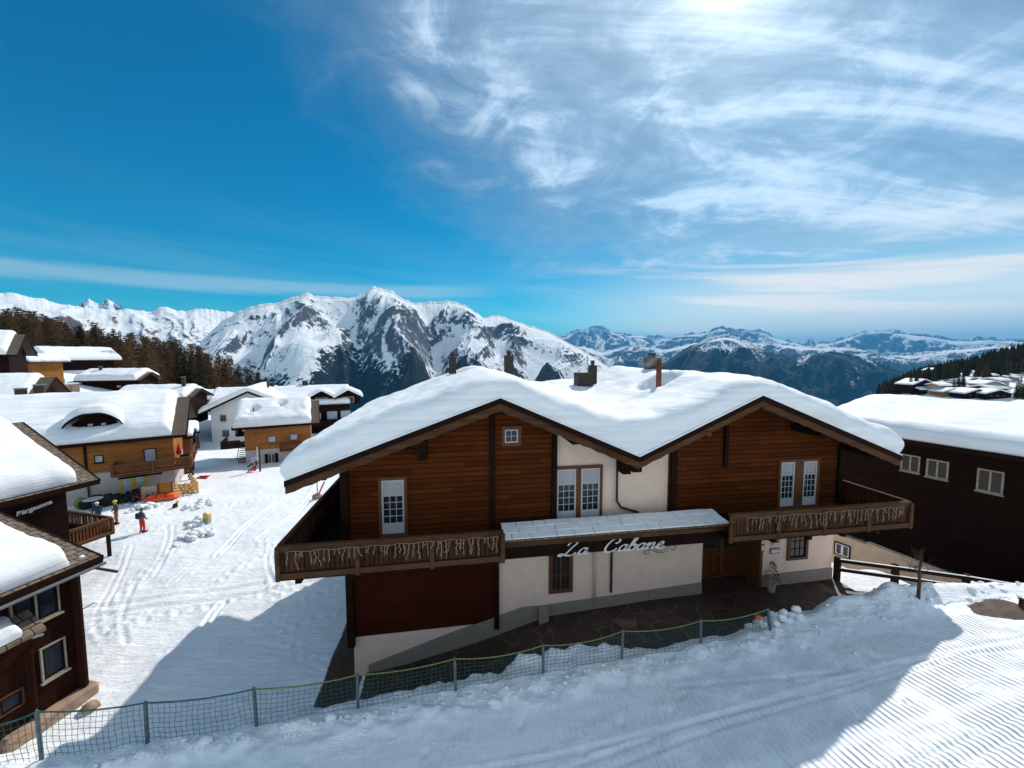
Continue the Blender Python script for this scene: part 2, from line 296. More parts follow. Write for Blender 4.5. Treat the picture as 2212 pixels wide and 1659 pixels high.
def flag_mat():
    m,nt,b=new_mat('flagstone terrace'); g=N(nt,'ShaderNodeNewGeometry').outputs['Position']
    q=V_(nt,'ADD',g,V_(nt,'MULTIPLY',N(nt,'ShaderNodeTexNoise',{'Vector':g,'Scale':1.2}).outputs['Color'],(.3,.3,0)))
    vo=N(nt,'ShaderNodeTexVoronoi',{'Vector':q,'Scale':1.35},feature='DISTANCE_TO_EDGE').outputs['Distance']
    vc=N(nt,'ShaderNodeTexVoronoi',{'Vector':q,'Scale':1.35}).outputs['Color']
    l=SS(nt,vo,.035,.012); cc=MIX(nt,N(nt,'ShaderNodeSeparateXYZ',{0:vc}).outputs[0],(.030,.016,.012),(.052,.029,.021))
    put(nt,b,'Base Color',MIX(nt,M_(nt,'MULTIPLY',l,SS(nt,NOISE(nt,g,1.5),.35,.6)),cc,(.13,.085,.06))); put(nt,b,'Roughness',.55)
    put(nt,b,'Normal',N(nt,'ShaderNodeBump',{'Strength':.5,'Distance':.02,'Height':SS(nt,vo,.0,.05)}).outputs[0]); return m
def mount_mat(name,rock=(.075,.058,.055)):
    m,nt,b=new_mat(name); g=N(nt,'ShaderNodeNewGeometry'); p=g.outputs['Position']
    A=lambda k:N(nt,'ShaderNodeAttribute',attribute_name=k).outputs['Fac']
    ra=A('rock'); fo=A('forest')
    n1=NOISE(nt,N(nt,'ShaderNodeMapping',{'Vector':p,'Scale':(.011,.011,.004)}).outputs[0],1.0,8.0,.68); n2=NOISE(nt,N(nt,'ShaderNodeMapping',{'Vector':p,'Scale':(.024,.024,.007)}).outputs[0],1.0,4.0,.7)
    rk=SS(nt,M_(nt,'ADD',ra,M_(nt,'ADD',M_(nt,'MULTIPLY',M_(nt,'SUBTRACT',n1,.5),1.9),M_(nt,'MULTIPLY',M_(nt,'SUBTRACT',n2,.5),2.0))),.55,.88)
    fm=SS(nt,M_(nt,'ADD',fo,M_(nt,'ADD',M_(nt,'MULTIPLY',M_(nt,'SUBTRACT',n1,.5),1.5),M_(nt,'MULTIPLY',M_(nt,'SUBTRACT',n2,.5),1.9))),.40,.62)
    sn=MIX(nt,n1,(.80,.83,.87),(.88,.89,.90)); rc=MIX(nt,n2,rock,tuple(x*2.2 for x in rock)); fc=MIX(nt,n2,(.004,.009,.012),(.016,.020,.020))
    c=MIX(nt,fm,MIX(nt,rk,sn,rc),fc); put(nt,b,'Base Color',c); put(nt,b,'Roughness',.85); put(nt,b,'Specular IOR Level',.05)
    put(nt,b,'Normal',N(nt,'ShaderNodeBump',{'Strength':.7,'Distance':60.0,'Height':n1}).outputs[0]); return m
MT['ground']=ground_mat(); MT['flag']=flag_mat()
# ------------------------------------------------------------------ terrain
HX,HY,HYAW=-6.37,14.31,R(9)
hc,hs_=math.cos(HYAW),math.sin(HYAW)
def SN(x,y): return (x-HX)*hc+(y-HY)*hs_, (x-HX)*hs_-(y-HY)*hc
ANC=np.array([(-14,14,-12.8),(-22,12,-12.9),(-8,20,-12.5),(-10,30,-12.9),(-27,28,-12.8),(-32,36,-12.9),(-45,28,-12.5),(-30,45,-13.5),(-22,45,-13.7),(-34,48,-13.9),(-52,64,-15.2),(-53,68,-14.8),(-40,75,-15.3),(-30,75,-15.8),
(-75,70,-9.5),(-80,83,-8),(-95,88,-4.8),(-65,62,-11.5),(-60,45,-11),(-110,80,-2.5),(-90,60,-5.5),(-160,120,-2),(-144,140,-8),(-127,150,-14),(-109,150,-21),(-91,150,-29),(-60,130,-30),(-30,120,-30),(0,100,-25),(20,60,-14),(30,30,-13.2),(23,24,-13.2),(24,19,-13.0),(26,13,-12.5),(0,35,-13.2),(50,50,-13),(60,100,-22),
(-220,160,-3),(-200,250,-50),(-100,250,-60),(0,250,-90),(150,250,-80),(392,365,-36),(413,330,-34),(420,280,-36),(390,420,-52),(664,500,0),(560,470,-13),(480,450,-29),(330,400,-72),(300,300,-60),(750,500,18),(600,380,-22),(200,350,-120),(800,700,-20),(300,600,-220),(0,600,-300),(-200,600,-200),(-400,300,-30),(-500,600,-180),(0,900,-500),(500,900,-250),(-500,900,-100),(900,900,-150),(-900,900,-300),(900,300,60),(300,100,-30),(150,100,-25),(100,150,-50),
(0,0,-12),(34,0,-11),(-30,0,-12),(-60,0,-11),(60,0,-11),(150,0,-20),(-150,0,0),(-150,60,0)],float)
def _kern(d): return np.sqrt(d*d+.03)
def _fit():
    P=ANC[:,:2]/50; n=len(P); d=np.linalg.norm(P[:,None]-P[None],axis=2); K=_kern(d)-np.eye(n)*.01
    A=np.block([[K,np.ones((n,1))],[np.ones((1,n)),np.zeros((1,1))]]); return np.linalg.solve(A,np.r_[ANC[:,2],0])
TW=_fit()
def base_z(x,y):
    x=np.asarray(x,float);y=np.asarray(y,float); sh=x.shape; q=np.stack([x.ravel(),y.ravel()],1)/50; out=np.empty(len(q))
    for i in range(0,len(q),40000):
        d=np.linalg.norm(q[i:i+40000,None]-ANC[None,:,:2]/50,axis=2)
        out[i:i+40000]=_kern(d)@TW[:-1]+TW[-1]
    return out.reshape(sh)
def zpath(S): return np.interp(S,[-4,0,2,5,8,13,22,25],[-12.7,-12.7,-12.45,-11.85,-11.05,-10.8,-10.72,-10.5])
def zpiste(x): return np.interp(x,[-20,-11,-7,0,6,9,13,18,26],[-10.55,-10.22,-10.15,-9.80,-9.46,-9.20,-8.75,-8.75,-8.85])
def ground_z(x,y,detail=True):
    x=np.asarray(x,float);y=np.asarray(y,float); S,Nn=SN(x,y); r=np.hypot(x,y)
    zb=base_z(x,y); zb=zb*(1-sst(r,900,2200))+(-1200)*sst(r,900,2200)
    wl=sst(S,-.9,.2)*(1-sst(S,24,30))*sst(Nn,-12,-8)*(1-sst(S,22.2,24.2)*sst(-Nn,.2,2.2))              # terrace in front of and around the house
    zb=np.where(y<-6,np.maximum(zb,-10+.36*np.clip(-6-y,0,260)*sst(-6-y,0,30)),zb)  # unseen slope behind the camera, raised to bounce sunlight onto the facade
    z=zb*(1-wl)+zpath(S)*wl
    nb=np.where(S<-1,1.2,np.where(S<4,1.2+(S+1)*.26,2.5)); ne=4.25
    nb=np.where(S>24,2.2,nb)
    edge=.35*fbm(x*.9,y*.9,3,5)
    t=sst(Nn+edge*.5,nb,ne); z=z*(1-t)+(zpiste(x)+.13*np.clip(Nn-4.6,0,6)*sst(x,0,6))*t
    near=(1-sst(r,28,45))
    z=z+near*.17*np.exp(-((Nn-4.75)/.45)**2)*np.clip(.45+1.5*fbm(x*1.1,y*1.1,3,11),0,1.2)*(1-sst(S,14.5,16))*sst(S,-9,-6)   # ploughed edge
    m=np.exp(-((S-20.3)/3.6)**2-((Nn-3.4)/1.05)**2)*.72
    z=z+m*(1+.35*fbm(x*.9,y*.9,3,21))
    z=z+near*(.62*np.exp(-((S-7.2)/2.6)**4-((Nn-3.35)/.55)**2)+.30*np.exp(-((S-3.6)/1.2)**2-((Nn-3.5)/.5)**2))*(1+.6*fbm(x*1.2,y*1.2,3,77))                  # snow heap behind the net
    if detail:
        pist=sst(Nn,4.4,5.2); fld=(1-t)*(1-wl)
        z=z+near*(.07*fbm(x*2.1,y*2.1,4,31)*np.exp(-((Nn-4.3)/.9)**2)+.012*fbm(x*2.5,y*2.5,3,41)*pist)
        z=z+(1-sst(r,60,120))*fld*(.16*fbm(x*.30,y*.30,3,51)+.025*fbm(x*1.4,y*1.4,3,61))
        z=z+near*.10*np.clip(fbm(x*1.7,y*1.7,4,71),-.2,1)*m*2
    return z
def gz(x,y): return float(ground_z(np.array([x]),np.array([y]))[0])
_D=np.geomspace(7.5,1100,3000)
def gp(u,v,dmin=8):                  # where the line of sight through a picture point meets the ground
    r=ray(u,v); d=_D[_D>=dmin]; x=r[0]/r[1]*d; z=r[2]/r[1]*d; g=ground_z(x,d,False); k=np.argmax(z<=g)
    return np.array((x[k],d[k],gz(x[k],d[k])))
def build_ground():
    azs=np.concatenate([np.linspace(-180,-58,90)[:-1],np.linspace(-58,58,900),np.linspace(58,180,90)[1:]]); az=np.radians(azs)
    r=np.concatenate([np.linspace(1,6,10)[:-1],np.geomspace(6,45,330)[:-1],np.geomspace(45,1000,220)[:-1],np.geomspace(1000,3000,20)])
    A,Rr=np.meshgrid(az,r); X=Rr*np.sin(A); Y=Rr*np.cos(A); Z=ground_z(X,Y); S,Nn=SN(X,Y)
    # ski tracks, groomer edges and boot prints pressed into the snow
    q=np.random.RandomState(17); m=(Rr<75)&(np.abs(A)<R(58))&(Rr>8); xs,ys,zs=X[m],Y[m],np.zeros(m.sum())
    def groove(pts,w,dep,pair=0):
        nonlocal zs
        P=np.array(pts,float); tt=np.linspace(0,len(P)-1,60); P=np.stack([np.interp(tt,np.arange(len(P)),P[:,0]),np.interp(tt,np.arange(len(P)),P[:,1])],1)
        k=np.ones(9)/9; Pp=np.pad(P,((4,4),(0,0)),'edge'); P=np.stack([np.convolve(Pp[:,0],k,'valid'),np.convolve(Pp[:,1],k,'valid')],1)
        bx=(xs>P[:,0].min()-1)&(xs<P[:,0].max()+1)&(ys>P[:,1].min()-1)&(ys<P[:,1].max()+1); i=np.where(bx)[0]
        if len(i)==0: return
        x_,y_=xs[i],ys[i]; best=np.full(len(i),9.0)
        for a,b in zip(P[:-1],P[1:]):
            d=b-a; L=d@d+1e-9; t=np.clip(((x_-a[0])*d[0]+(y_-a[1])*d[1])/L,0,1); best=np.minimum(best,np.hypot(x_-a[0]-d[0]*t,y_-a[1]-d[1]*t))
        if pair: best=np.abs(best-pair)
        zs[i]-=dep*np.exp(-(best/w)**2)-dep*.45*np.exp(-((best-w*2)/w)**2)
    G=lambda *uv:[gp(u,v)[:2] for u,v in uv]
    for l in(G((165,1338),(350,1312),(550,1282),(690,1256)),G((165,1316),(350,1292),(550,1264),(690,1240))): groove(l,.13,.10)
    groove(G((402,1418),(430,1372),(462,1322),(482,1300)),.08,.08,.16); groove(G((560,1165),(640,1110),(690,1050)),.10,.08,.18); groove(G((470,1200),(540,1130),(610,1080)),.09,.08,.18)
    for _ in range(22):
        u,v=q.uniform(190,640),q.uniform(1050,1430); g=gp(u,v)[:2]; a=q.uniform(.2,1.5)+(np.pi/2 if q.rand()<.3 else 0); L=q.uniform(3,10); c=q.uniform(-.12,.12); pts=[g]
        for k in range(8): a+=c; pts.append(pts[-1]+L/8*np.array((np.cos(a),np.sin(a))))
        groove(pts,q.uniform(.06,.10),q.uniform(.02,.04),.17 if q.rand()<.6 else 0)
    for _ in range(16):
        u,v=q.uniform(180,680),q.uniform(1060,1460); g=gp(u,v)[:2]; a=q.uniform(0,6.28)
        for k in range(int(q.uniform(8,22))):
            a+=q.uniform(-.15,.15); g=g+.62*np.array((np.cos(a),np.sin(a))); h=g+.12*(1 if k%2 else -1)*np.array((-np.sin(a),np.cos(a))); i=np.where((np.abs(xs-h[0])<.6)&(np.abs(ys-h[1])<.6))[0]
            dd=np.hypot(xs[i]-h[0],ys[i]-h[1]); zs[i]-=.06*np.exp(-(dd/.15)**2)-.04*np.exp(-((dd-.26)/.1)**2)
    s_=lambda S0,n0,S1,n1,b=0:[np.array(HP_(S0+(S1-S0)*k/8,n0+(n1-n0)*k/8+b*math.sin(k/8*3.14))) for k in range(9)]
    HP_=lambda s,n:(HX+s*hc+n*hs_,HY+s*hs_-n*hc)
    for l,p_ in((s_(-4,6.0,22,6.6,.5),0),(s_(2,7.6,25,6.9,-.4),.16),(s_(8,9.3,26,7.8,.3),.16),(s_(10,5.6,24,7.4,.2),0)): groove(l,.06,.024,p_)
    for _ in range(40):
        h=HP_(q.uniform(-4,24),5.0+abs(q.normal(0,1.6))); i=np.where((np.abs(xs-h[0])<.5)&(np.abs(ys-h[1])<.5))[0]; dd=np.hypot((xs[i]-h[0]),(ys[i]-h[1])); rr=q.uniform(.07,.14); zs[i]-=q.uniform(.02,.06)*np.exp(-(dd/rr)**2)
    Z[m]+=zs
    groom=sst(Nn,5.0,5.6)*(1-.55*sst(np.abs(((Nn-5.2)/1.5)%1-.5),.36,.46)); groom*=np.clip(.35+.65*sst(S+Nn*.7,9.5,15.5),0,1)
    groom*=np.where(Rr<40,1,0)
    rough=np.where(Nn>4.8,.35+.55*np.clip(1.5*fbm(S*.5,Nn*1.4,3,19),0,1),1.0); rough=np.where(Rr>60,.8,rough)
    dirt=np.zeros_like(X)
    dirt=np.maximum(dirt,(sst(S,-1.15,-.75)*(1-sst(S,.3,.6))*sst(Nn,-6,-3)*(1-sst(Nn,2.2,2.9)))) 
    eb=gp(2168,1318); es,en=SN(eb[0],eb[1]); pc=(np.hypot((S-es)/1.25,(Nn-en)/.62)); dirt=np.maximum(dirt,1-sst(pc+.3*fbm(X*1.3,Y*1.3,3,8),.75,1.05))
    dirt=np.maximum(dirt,.7*np.exp(-((S-2.6)/1.5)**2-((Nn-3.0)/.5)**2))
    o=grid_mesh('ground',X,Y,Z,MT['ground'],dict(groom=groom,phase=S,rough=rough,dirt=dirt)); tag(o,kind='structure')
    # flagstone terrace and path along the house
    s=np.linspace(.6,22.1,120); n=np.linspace(-1.3,2.9,30); Sg,Ng=np.meshgrid(s,n); X=HX+Sg*hc+Ng*hs_; Y=HY+Sg*hs_-Ng*hc
    tag(grid_mesh('terrace_path',X,Y,zpath(Sg)+.05+.01*fbm(X*2,Y*2,2,4),MT['flag']),kind='structure')
    # valley floor to the horizon
    az=np.radians(np.linspace(-80,80,60)); r=np.geomspace(1500,60000,60); A,Rr=np.meshgrid(az,r)
    X=Rr*np.sin(A);Y=Rr*np.cos(A); m=mount_mat('valley floor'); f=np.clip(.6+.5*fbm(X/900,Y/900,3,3),0,1)
    tag(grid_mesh('valley',X,Y,-1190+60*fbm(X/1500,Y/1500,3,2)*0,m,dict(rock=np.zeros_like(X),forest=f)),kind='structure')
build_ground()
# ------------------------------------------------------------------ mountains
def crest_fn(pts):
    us=[];es=[]
    for u,v in pts:
        r=ray(u,v); us.append(math.atan2(r[0],r[1])); es.append(r[2]/math.hypot(r[0],r[1]))
    return us,es
def u_az(u): return math.atan((u-1106)/FPX)
def mountain(name,pts,Rc,rin,rout,zb,na,nr,amp,lam,spurs=(),forest_z=(-9e3,1),rock_th=.5,seed=1,prof=1.1,jag=.004,pad=.12,rock=(.048,.052,.066),lean=.0,carve=.6):
    us,es=crest_fn(pts); a0,a1=us[0]-pad,us[-1]+pad; az=np.linspace(a0,a1,na)
    el=np.interp(az,us,es)
    fade=sst(az,a0,us[0])*(1-sst(az,us[-1],a1))
    r=np.concatenate([np.linspace(rin,Rc*1.0,nr),np.linspace(Rc,rout,nr//4)[1:]]); A,Rr=np.meshgrid(az,r)
    X=Rr*np.sin(A);Y=Rr*np.cos(A)
    t=np.clip((Rr-rin)/(Rc-rin),0,1); back=np.clip((Rr-Rc)/(rout-Rc),0,1)
    # blur the traced crest away from the crest line so that it does not comb the whole slope
    els=el.copy(); k=max(3,na//14); els=np.convolve(np.pad(el,k,'edge'),np.ones(2*k+1)/(2*k+1),'valid')
    w=np.where(Rr<=Rc,t**9,1-back)
    EL=els[None,:]*(1-w)+(el+jag*fbm(az*75,az*0+seed+.37,4,seed+3))[None,:]*w
    zc=zb+(Rc*EL-zb)*fade[None,:]
    wx=.55*fbm(X/lam/2.2,Y/lam/2.2,3,seed+20); wy=.55*fbm(X/lam/2.2,Y/lam/2.2,3,seed+25)
    sx=A*Rc/lam+lean*t*(Rc-rin)/lam; sy=t*(Rc-rin)/lam
    rib=rfbm(sx+wx,sy*.42+wy,6,seed,.5); big=rfbm(sx*.42+wx*.6,sy*.30+wy*.6,3,seed+60,.5)
    env=np.clip(4*t*(1-t),0,1)**.6*(.35+.65*t)+.03*(1-back)
    h=zb+(zc-zb)*(t**prof)
    U=1106+FPX*np.tan(A); d=0
    for (uc,wd,hh,tc,tw,ln) in spurs:
        kk=np.abs(U+60*wx*.5-(uc+ln*(tc-t)))/wd; d=d+hh*sst(1-kk,0,1)*np.exp(-((t-tc)/tw)**2)
    h=h+(d+env*(amp*(rib-carve)+amp*.9*(big-carve+.1)))*fade[None,:]
    h=h-(zc-zb)*back**1.2*.9
    # never poke above the traced skyline
    lim=(el[None,:]*Rr)-(1-t)*Rc*.012; kk=Rc*.006; q=np.clip((lim-h)/kk,-30,30); h=np.where((Rr<Rc)&(fade[None,:]>.99),lim-kk*np.log1p(np.exp(q)),h)
    h=np.maximum(h,zb-5)
    gy,gx=np.gradient(h); dr=np.gradient(Rr,axis=0); da=Rr*np.gradient(A,axis=1); sl=np.hypot(gy/dr,gx/da)
    n1=fbm(X/lam/1.6,Y/lam/1.6,3,seed+40); n2=fbm(sx*2.2+wx*2,sy*.9+wy*2,4,seed+45)
    rk=np.clip(.5+1.1*(sl-rock_th)+.55*n1+.28*n2+.16*(rib-.6),0,1)*sst(h,forest_z[0]-300,forest_z[0]+250)
    rk=rk*(1-(.75 if Rc<9000 else .2)*sst(t,.91,.975))
    fz=forest_z[0]+forest_z[1]*(fbm(X/lam/1.2,Y/lam/1.2,4,seed+50)+.5*(big-.5))
    forest=(1-sst(h,fz-260,fz+200))*np.clip(.66+.65*(rib-.6)+.35*n2,0,1.0)
    m=mount_mat(name+' surface',rock); o=grid_mesh(name,X,Y,h,m,dict(rock=rk,forest=forest)); tag(o,kind='structure'); return o
mountain('mountain_massif',[(400,730),(432,738),(450,722),(470,704),(490,690),(515,676),(550,662),(580,656),(600,655),(622,650),(650,640),(668,639),(690,645),(700,643),(712,645),(740,643),(760,642),(780,634),(795,626),(805,622),(815,624),(830,630),(845,633),(862,646),(880,653),(895,655),(910,652),(930,651),(945,653),(968,653),(990,658),(1008,664),(1025,676),(1045,688),(1058,684),(1075,681),(1095,687),(1110,692),(1140,703),(1180,716),(1215,735),(1250,754),(1290,775),(1330,800),(1380,825)],
 6000,2500,8500,-1200,1000,330,190,620,lean=-.25,
 spurs=[(500,95,150,.62,.25,-60),(655,110,330,.55,.28,-60),(865,75,260,.60,.28,40),(1020,95,110,.66,.25,90),(1190,120,70,.60,.28,60),(774,38,-180,.55,.3,20),(940,35,-140,.62,.25,50)],forest_z=(-170,380),rock_th=.98,seed=2)
mountain('mountain_ridge',[(-300,600),(-100,622),(0,634),(40,636),(80,644),(120,654),(160,660),(200,667),(240,667),(290,671),(330,674),(345,666),(362,663),(380,668),(400,673),(420,668),(445,667),(480,671),(515,675),(560,685),(620,700)],
 7200,3000,9500,-1000,560,160,150,600,forest_z=(-500,150),rock_th=.80,seed=31,rock=(.10,.065,.055))
mountain('distant_peak',[(165,668),(180,652),(192,646),(203,650),(215,660),(226,654),(234,646),(244,652),(258,666)],15000,12000,17000,400,160,60,260,900,forest_z=(-9000,1),rock_th=.9,seed=47,pad=.01)
mountain('blue_ridge',[(1240,850),(1310,838),(1370,818),(1410,800),(1450,776),(1485,752),(1510,742),(1535,733),(1552,729),(1566,727),(1585,730),(1605,738),(1628,746),(1660,760),(1690,764),(1720,768),(1760,763),(1790,761),(1830,765),(1870,774),(1910,788),(1950,803),(2000,830),(2060,860)],
 11500,7000,15000,-1190,600,170,520,900,carve=.85,prof=.9,spurs=[(1570,120,300,.6,.3,0)],forest_z=(170,380),rock_th=.75,seed=61)
mountain('middle_range',[(1150,760),(1225,752),(1262,748),(1300,762),(1340,752),(1365,742),(1400,747),(1430,756),(1470,748),(1500,740),(1540,744),(1600,742),(1660,738),(1720,748),(1780,750),(1840,752),(1900,758),(1960,764),(2010,758),(2060,752),(2110,748),(2160,742),(2212,744),(2330,750)],
 21000,14000,24000,-1100,700,150,1000,1500,carve=.9,prof=.85,jag=.006,forest_z=(-250,350),rock_th=.64,seed=77,rock=(.05,.055,.065))
mountain('far_alps',[(1120,740),(1180,733),(1225,722),(1245,713),(1262,711),(1275,704),(1290,702),(1310,709),(1330,718),(1345,717),(1370,723),(1400,725),(1420,725),(1450,727),(1480,723),(1510,720),(1530,715),(1545,708),(1557,705),(1575,708),(1600,707),(1622,711),(1650,718),(1680,731),(1700,735),(1720,739),(1740,744),(1746,735),(1752,727),(1757,733),(1762,741),(1790,740),(1815,733),(1845,723),(1865,716),(1882,711),(1905,713),(1930,711),(1950,717),(1975,721),(2000,724),(2020,727),(2050,731),(2080,734),(2110,733),(2140,730),(2180,733),(2212,734),(2330,742)],
 36000,25000,41000,-900,900,170,1500,2300,carve=.95,prof=.8,forest_z=(-1200,300),rock_th=.66,seed=93,rock=(.045,.055,.07),jag=.006)
# ------------------------------------------------------------------ building kit
def snow_cap(under,x0,x1,y0,y1,T,parent,r=.7,rx=None,pw=2.6,nx=46,ny=40,seed=0,pits=(),extra=None,bulge=.10,name='roof_snow'):
    q=np.linspace(-1,1,nx); w=np.sign(q)*(1-(1-np.abs(q))**1.8); xs=(x0+x1)/2+(x1-x0)/2*w
    q=np.linspace(-1,1,ny); w=np.sign(q)*(1-(1-np.abs(q))**1.8); ys=(y0+y1)/2+(y1-y0)/2*w
    X,Y=np.meshgrid(xs,ys)
    ex=np.clip(np.minimum(X-x0,x1-X)/(rx or r),0,1); ey=np.clip(np.minimum(Y-y0,y1-Y)/r,0,1)
    fx=(1-(1-ex)**pw)**(1/pw); fy=(1-(1-ey)**pw)**(1/pw); f=fx*fy
    U=under(X,Y); n=fbm(X*.35+seed,Y*.35,3,seed)*.20+fbm(X*1.3,Y*1.3,3,seed+5)*.10
    sm=0                               # smoothing of the roof shape by drifting snow
    for dx in(-.9,-.45,0,.45,.9):
        for dy in(-.9,-.45,0,.45,.9): sm=sm+under(np.clip(X+dx,x0,x1),np.clip(Y+dy,y0,y1))/25
    h=T*(1+n*.8)+(sm-U)
    if extra is not None: h=h+extra(X,Y)
    for(px,py,pr,pd) in pits:
        dd=np.hypot(X-px,Y-py)/pr; h=h-pd*(1-sst(dd,.55,1.0))
    rag=fbm(X*1.9+seed,Y*1.9,4,seed+15); f=f*np.clip(1+.35*rag*(1-f),0,1.3)
    h=np.maximum(h,.05)*f
    bl=bulge*np.sin(np.pi*np.clip(f,0,1))*(1+1.3*fbm(X*.9,Y*.9,3,seed+9))
    X2=X+np.where(ex<1,np.sign(X-(x0+x1)/2)*bl*(1-ex),0); Y2=Y+np.where(ey<1,np.sign(Y-(y0+y1)/2)*bl*(1-ey),0)
    return grid_mesh(name,X2,Y2,U+.03+h,MT['snow'],parent=parent)
FACE={'F':lambda W,D:(lambda a,b,c:(a,-b,c)),'R':lambda W,D:(lambda a,b,c:(W+b,a,c)),'L':lambda W,D:(lambda a,b,c:(-b,D-a,c))}
def ring(mb,a0,a1,c0,c1,w,b0,b1):
    mb.box(a0,a0+w,b0,b1,c0,c1); mb.box(a1-w,a1,b0,b1,c0,c1); mb.box(a0+w,a1-w,b0,b1,c1-w,c1); mb.box(a0+w,a1-w,b0,b1,c0,c0+w)
def window(parent,tf,a0,a1,c0,c1,b=0,casing='casing',sash='white_paint',cw=.10,leaves=1,cols=2,rows=2,panel=0,glass='glass',sill=None,sw=.055,pale_reflection=False,gap=.0,name='window'):
    m=MB(tf)
    if casing: ring(m,a0,a1,c0,c1,cw,b+.004,b+.07)
    if sill: m.box(a0-.05,a1+.05,b+.002,b+.13,c0-.06,c0-.002)
    i0,i1,k0,k1=(a0+cw,a1-cw,c0+cw,c1-cw) if casing else(a0,a1,c0,c1)
    if leaves>1 and gap: 
        for k in range(1,leaves): cx=i0+(i1-i0)*k/leaves; m.box(cx-gap/2,cx+gap/2,b+.004,b+.06,k0,k1)
    if not m.v: m.box(a0-.02,a1+.02,b+.002,b+.02,c0-.02,c0)
    w=m.build(name,MT[casing or sash],parent)
    L=(i1-i0-gap*(leaves-1))/leaves
    for k in range(leaves):
        s=MB(tf); g=MB(tf); cu=MB(tf)
        x0=i0+k*(L+gap); x1=x0+L
        ring(s,x0,x1,k0,k1,sw,b+.008,b+.05); z0=k0+sw
        if panel: s.box(x0+sw,x1-sw,b+.012,b+.04,k0+sw,k0+panel); z0=k0+panel
        z1=k1-sw; X0=x0+sw;X1=x1-sw
        for i in range(1,cols): s.box(X0+(X1-X0)*i/cols-.011,X0+(X1-X0)*i/cols+.011,b+.02,b+.034,z0,z1)
        for i in range(1,rows):
            zz=z0+(z1-z0)*i/rows
            for j in range(cols): s.box(X0+(X1-X0)*j/cols+.011,X0+(X1-X0)*(j+1)/cols-.011,b+.02,b+.034,zz-.011,zz+.011)
        g.box(X0-.01,X1+.01,b+.004,b+.014,z0-.01,z1+.01)
        if pale_reflection: cu.box(X0+.005,X1-.005,b+.0145,b+.0165,z1-(z1-z0)*.36,z1)  # pale strip paints a reflection over the upper third of the pane
        s.build('sash',MT[sash],w); g.build('pane',MT[glass],w)
        if pale_reflection: cu.build('pale_reflection',MT['pale_reflection'],w)
    return w
def chalet(name,label,anchor,lx,z0,yaw,W,D,eave,pitch,axis='x',of=.9,os=.8,T=.9,lowh=0,low='plaster_grey',up='wood_dark',wins=(),chims=(),inset=(0,0,0,0),roofm='slate_fine',group=None,cat='house',seed=1,pits=(),simple=False,extra=None,r=.6,tk=.16,barge='beam_dark'):
    yaw=R(yaw); c,s=math.cos(yaw),math.sin(yaw); ox,oy=anchor[0]-lx*c,anchor[1]-lx*s
    rt=root(name,label,cat,(ox,oy,z0),yaw,group); tp=math.tan(R(pitch))
    if axis=='x': zr=lambda x,y:eave+tp*(D/2-np.abs(y-D/2))
    elif axis=='y': zr=lambda x,y:eave+tp*(W/2-np.abs(x-W/2))
    else: zr=lambda x,y:eave+tp*y
    zf=lambda x,y:float(zr(np.float64(x),np.float64(y)))
    if lowh: MB().box(0,W,0,D,-1.5,lowh).build('base_wall',MT[low],rt)
    e=.04 if lowh else 0; b0=lowh+.002 if lowh else -1.5
    w=MB()
    if axis=='y': w.prism([(-e,b0),(W+e,b0),(W+e,zf(W,0)),(W/2,zf(W/2,0)),(-e,zf(0,0))],lambda p,q,d:(p,d,q),-e,D+e)
    elif axis=='x': w.prism([(-e,b0),(D+e,b0),(D+e,zf(0,D)),(D/2,zf(0,D/2)),(-e,zf(0,0))],lambda p,q,d:(d,p,q),-e,W+e)
    else: w.prism([(-e,b0),(D+e,b0),(D+e,zf(0,D)),(-e,zf(0,0))],lambda p,q,d:(d,p,q),-e,W+e)
    w.build('wall',MT[up],rt)
    ro=MB(); bb=MB()
    if axis=='y':
        xs=[-os,W/2,W+os]; pr=[(x,zf(x,0)+.02) for x in xs]+[(x,zf(x,0)+.02+tk) for x in xs[::-1]]
        ro.prism(pr,lambda p,q,d:(p,d,q),-of,D+of)
        for a,b_ in((0,1),(2,1)): bb.beam((xs[a],-of-.035,zf(xs[a],0)+.04),(xs[b_],-of-.035,zf(xs[b_],0)+.04),.07,.30,(0,0,1))
    else:
        ys=[-of,D/2,D+of] if axis=='x' else [-of,D]
        pr=[(y,zf(0,y)+.02) for y in ys]+[(y,zf(0,y)+.02+tk) for y in ys[::-1]]
        ro.prism(pr,lambda p,q,d:(d,p,q),-os,W+os)
        for x in(-os-.035,W+os+.035):
            for i in range(len(ys)-1): bb.beam((x,ys[i],zf(0,ys[i])+.04),(x,ys[i+1],zf(0,ys[i+1])+.04),.07,.30)
        bb.box(-os,W+os,-of-.06,-of-.002,zf(0,-of)-.06,zf(0,-of)+.20)
    rf=ro.build('roof',MT[roofm],rt)
    if not simple: bb.build('bargeboard',MT[barge],rt)
    il,ir,iff,ib=inset; yb=D+of if axis!='m' else D
    nx,ny=(22,20) if simple else (54,50)
    snow_cap(lambda x,y:zr(x,y)+tk+.02,-os+.05+il,W+os-.05-ir,-of+.05+iff,yb-.05-ib,T,rf,r=r,seed=seed,nx=nx,ny=ny,pits=pits,extra=extra,name='snow_layer')
    for wn in wins:
        face,a,z,ww,hh=wn[:5]; kw=wn[5] if len(wn)>5 else {}
        window(rt,FACE[face](W,D),a,a+ww,z,z+hh,b=e,**kw)
    for(x,y,wd,top) in chims:
        ch=MB().box(x-wd/2,x+wd/2,y-wd/2,y+wd/2,zf(x,y)-.2,top).build('chimney',MT['chimney'],rt)
        MB().box(x-wd/2-.06,x+wd/2+.06,y-wd/2-.06,y+wd/2+.06,top+.002,top+.09).build('cap',MT['metal_grey'],ch)
    return rt
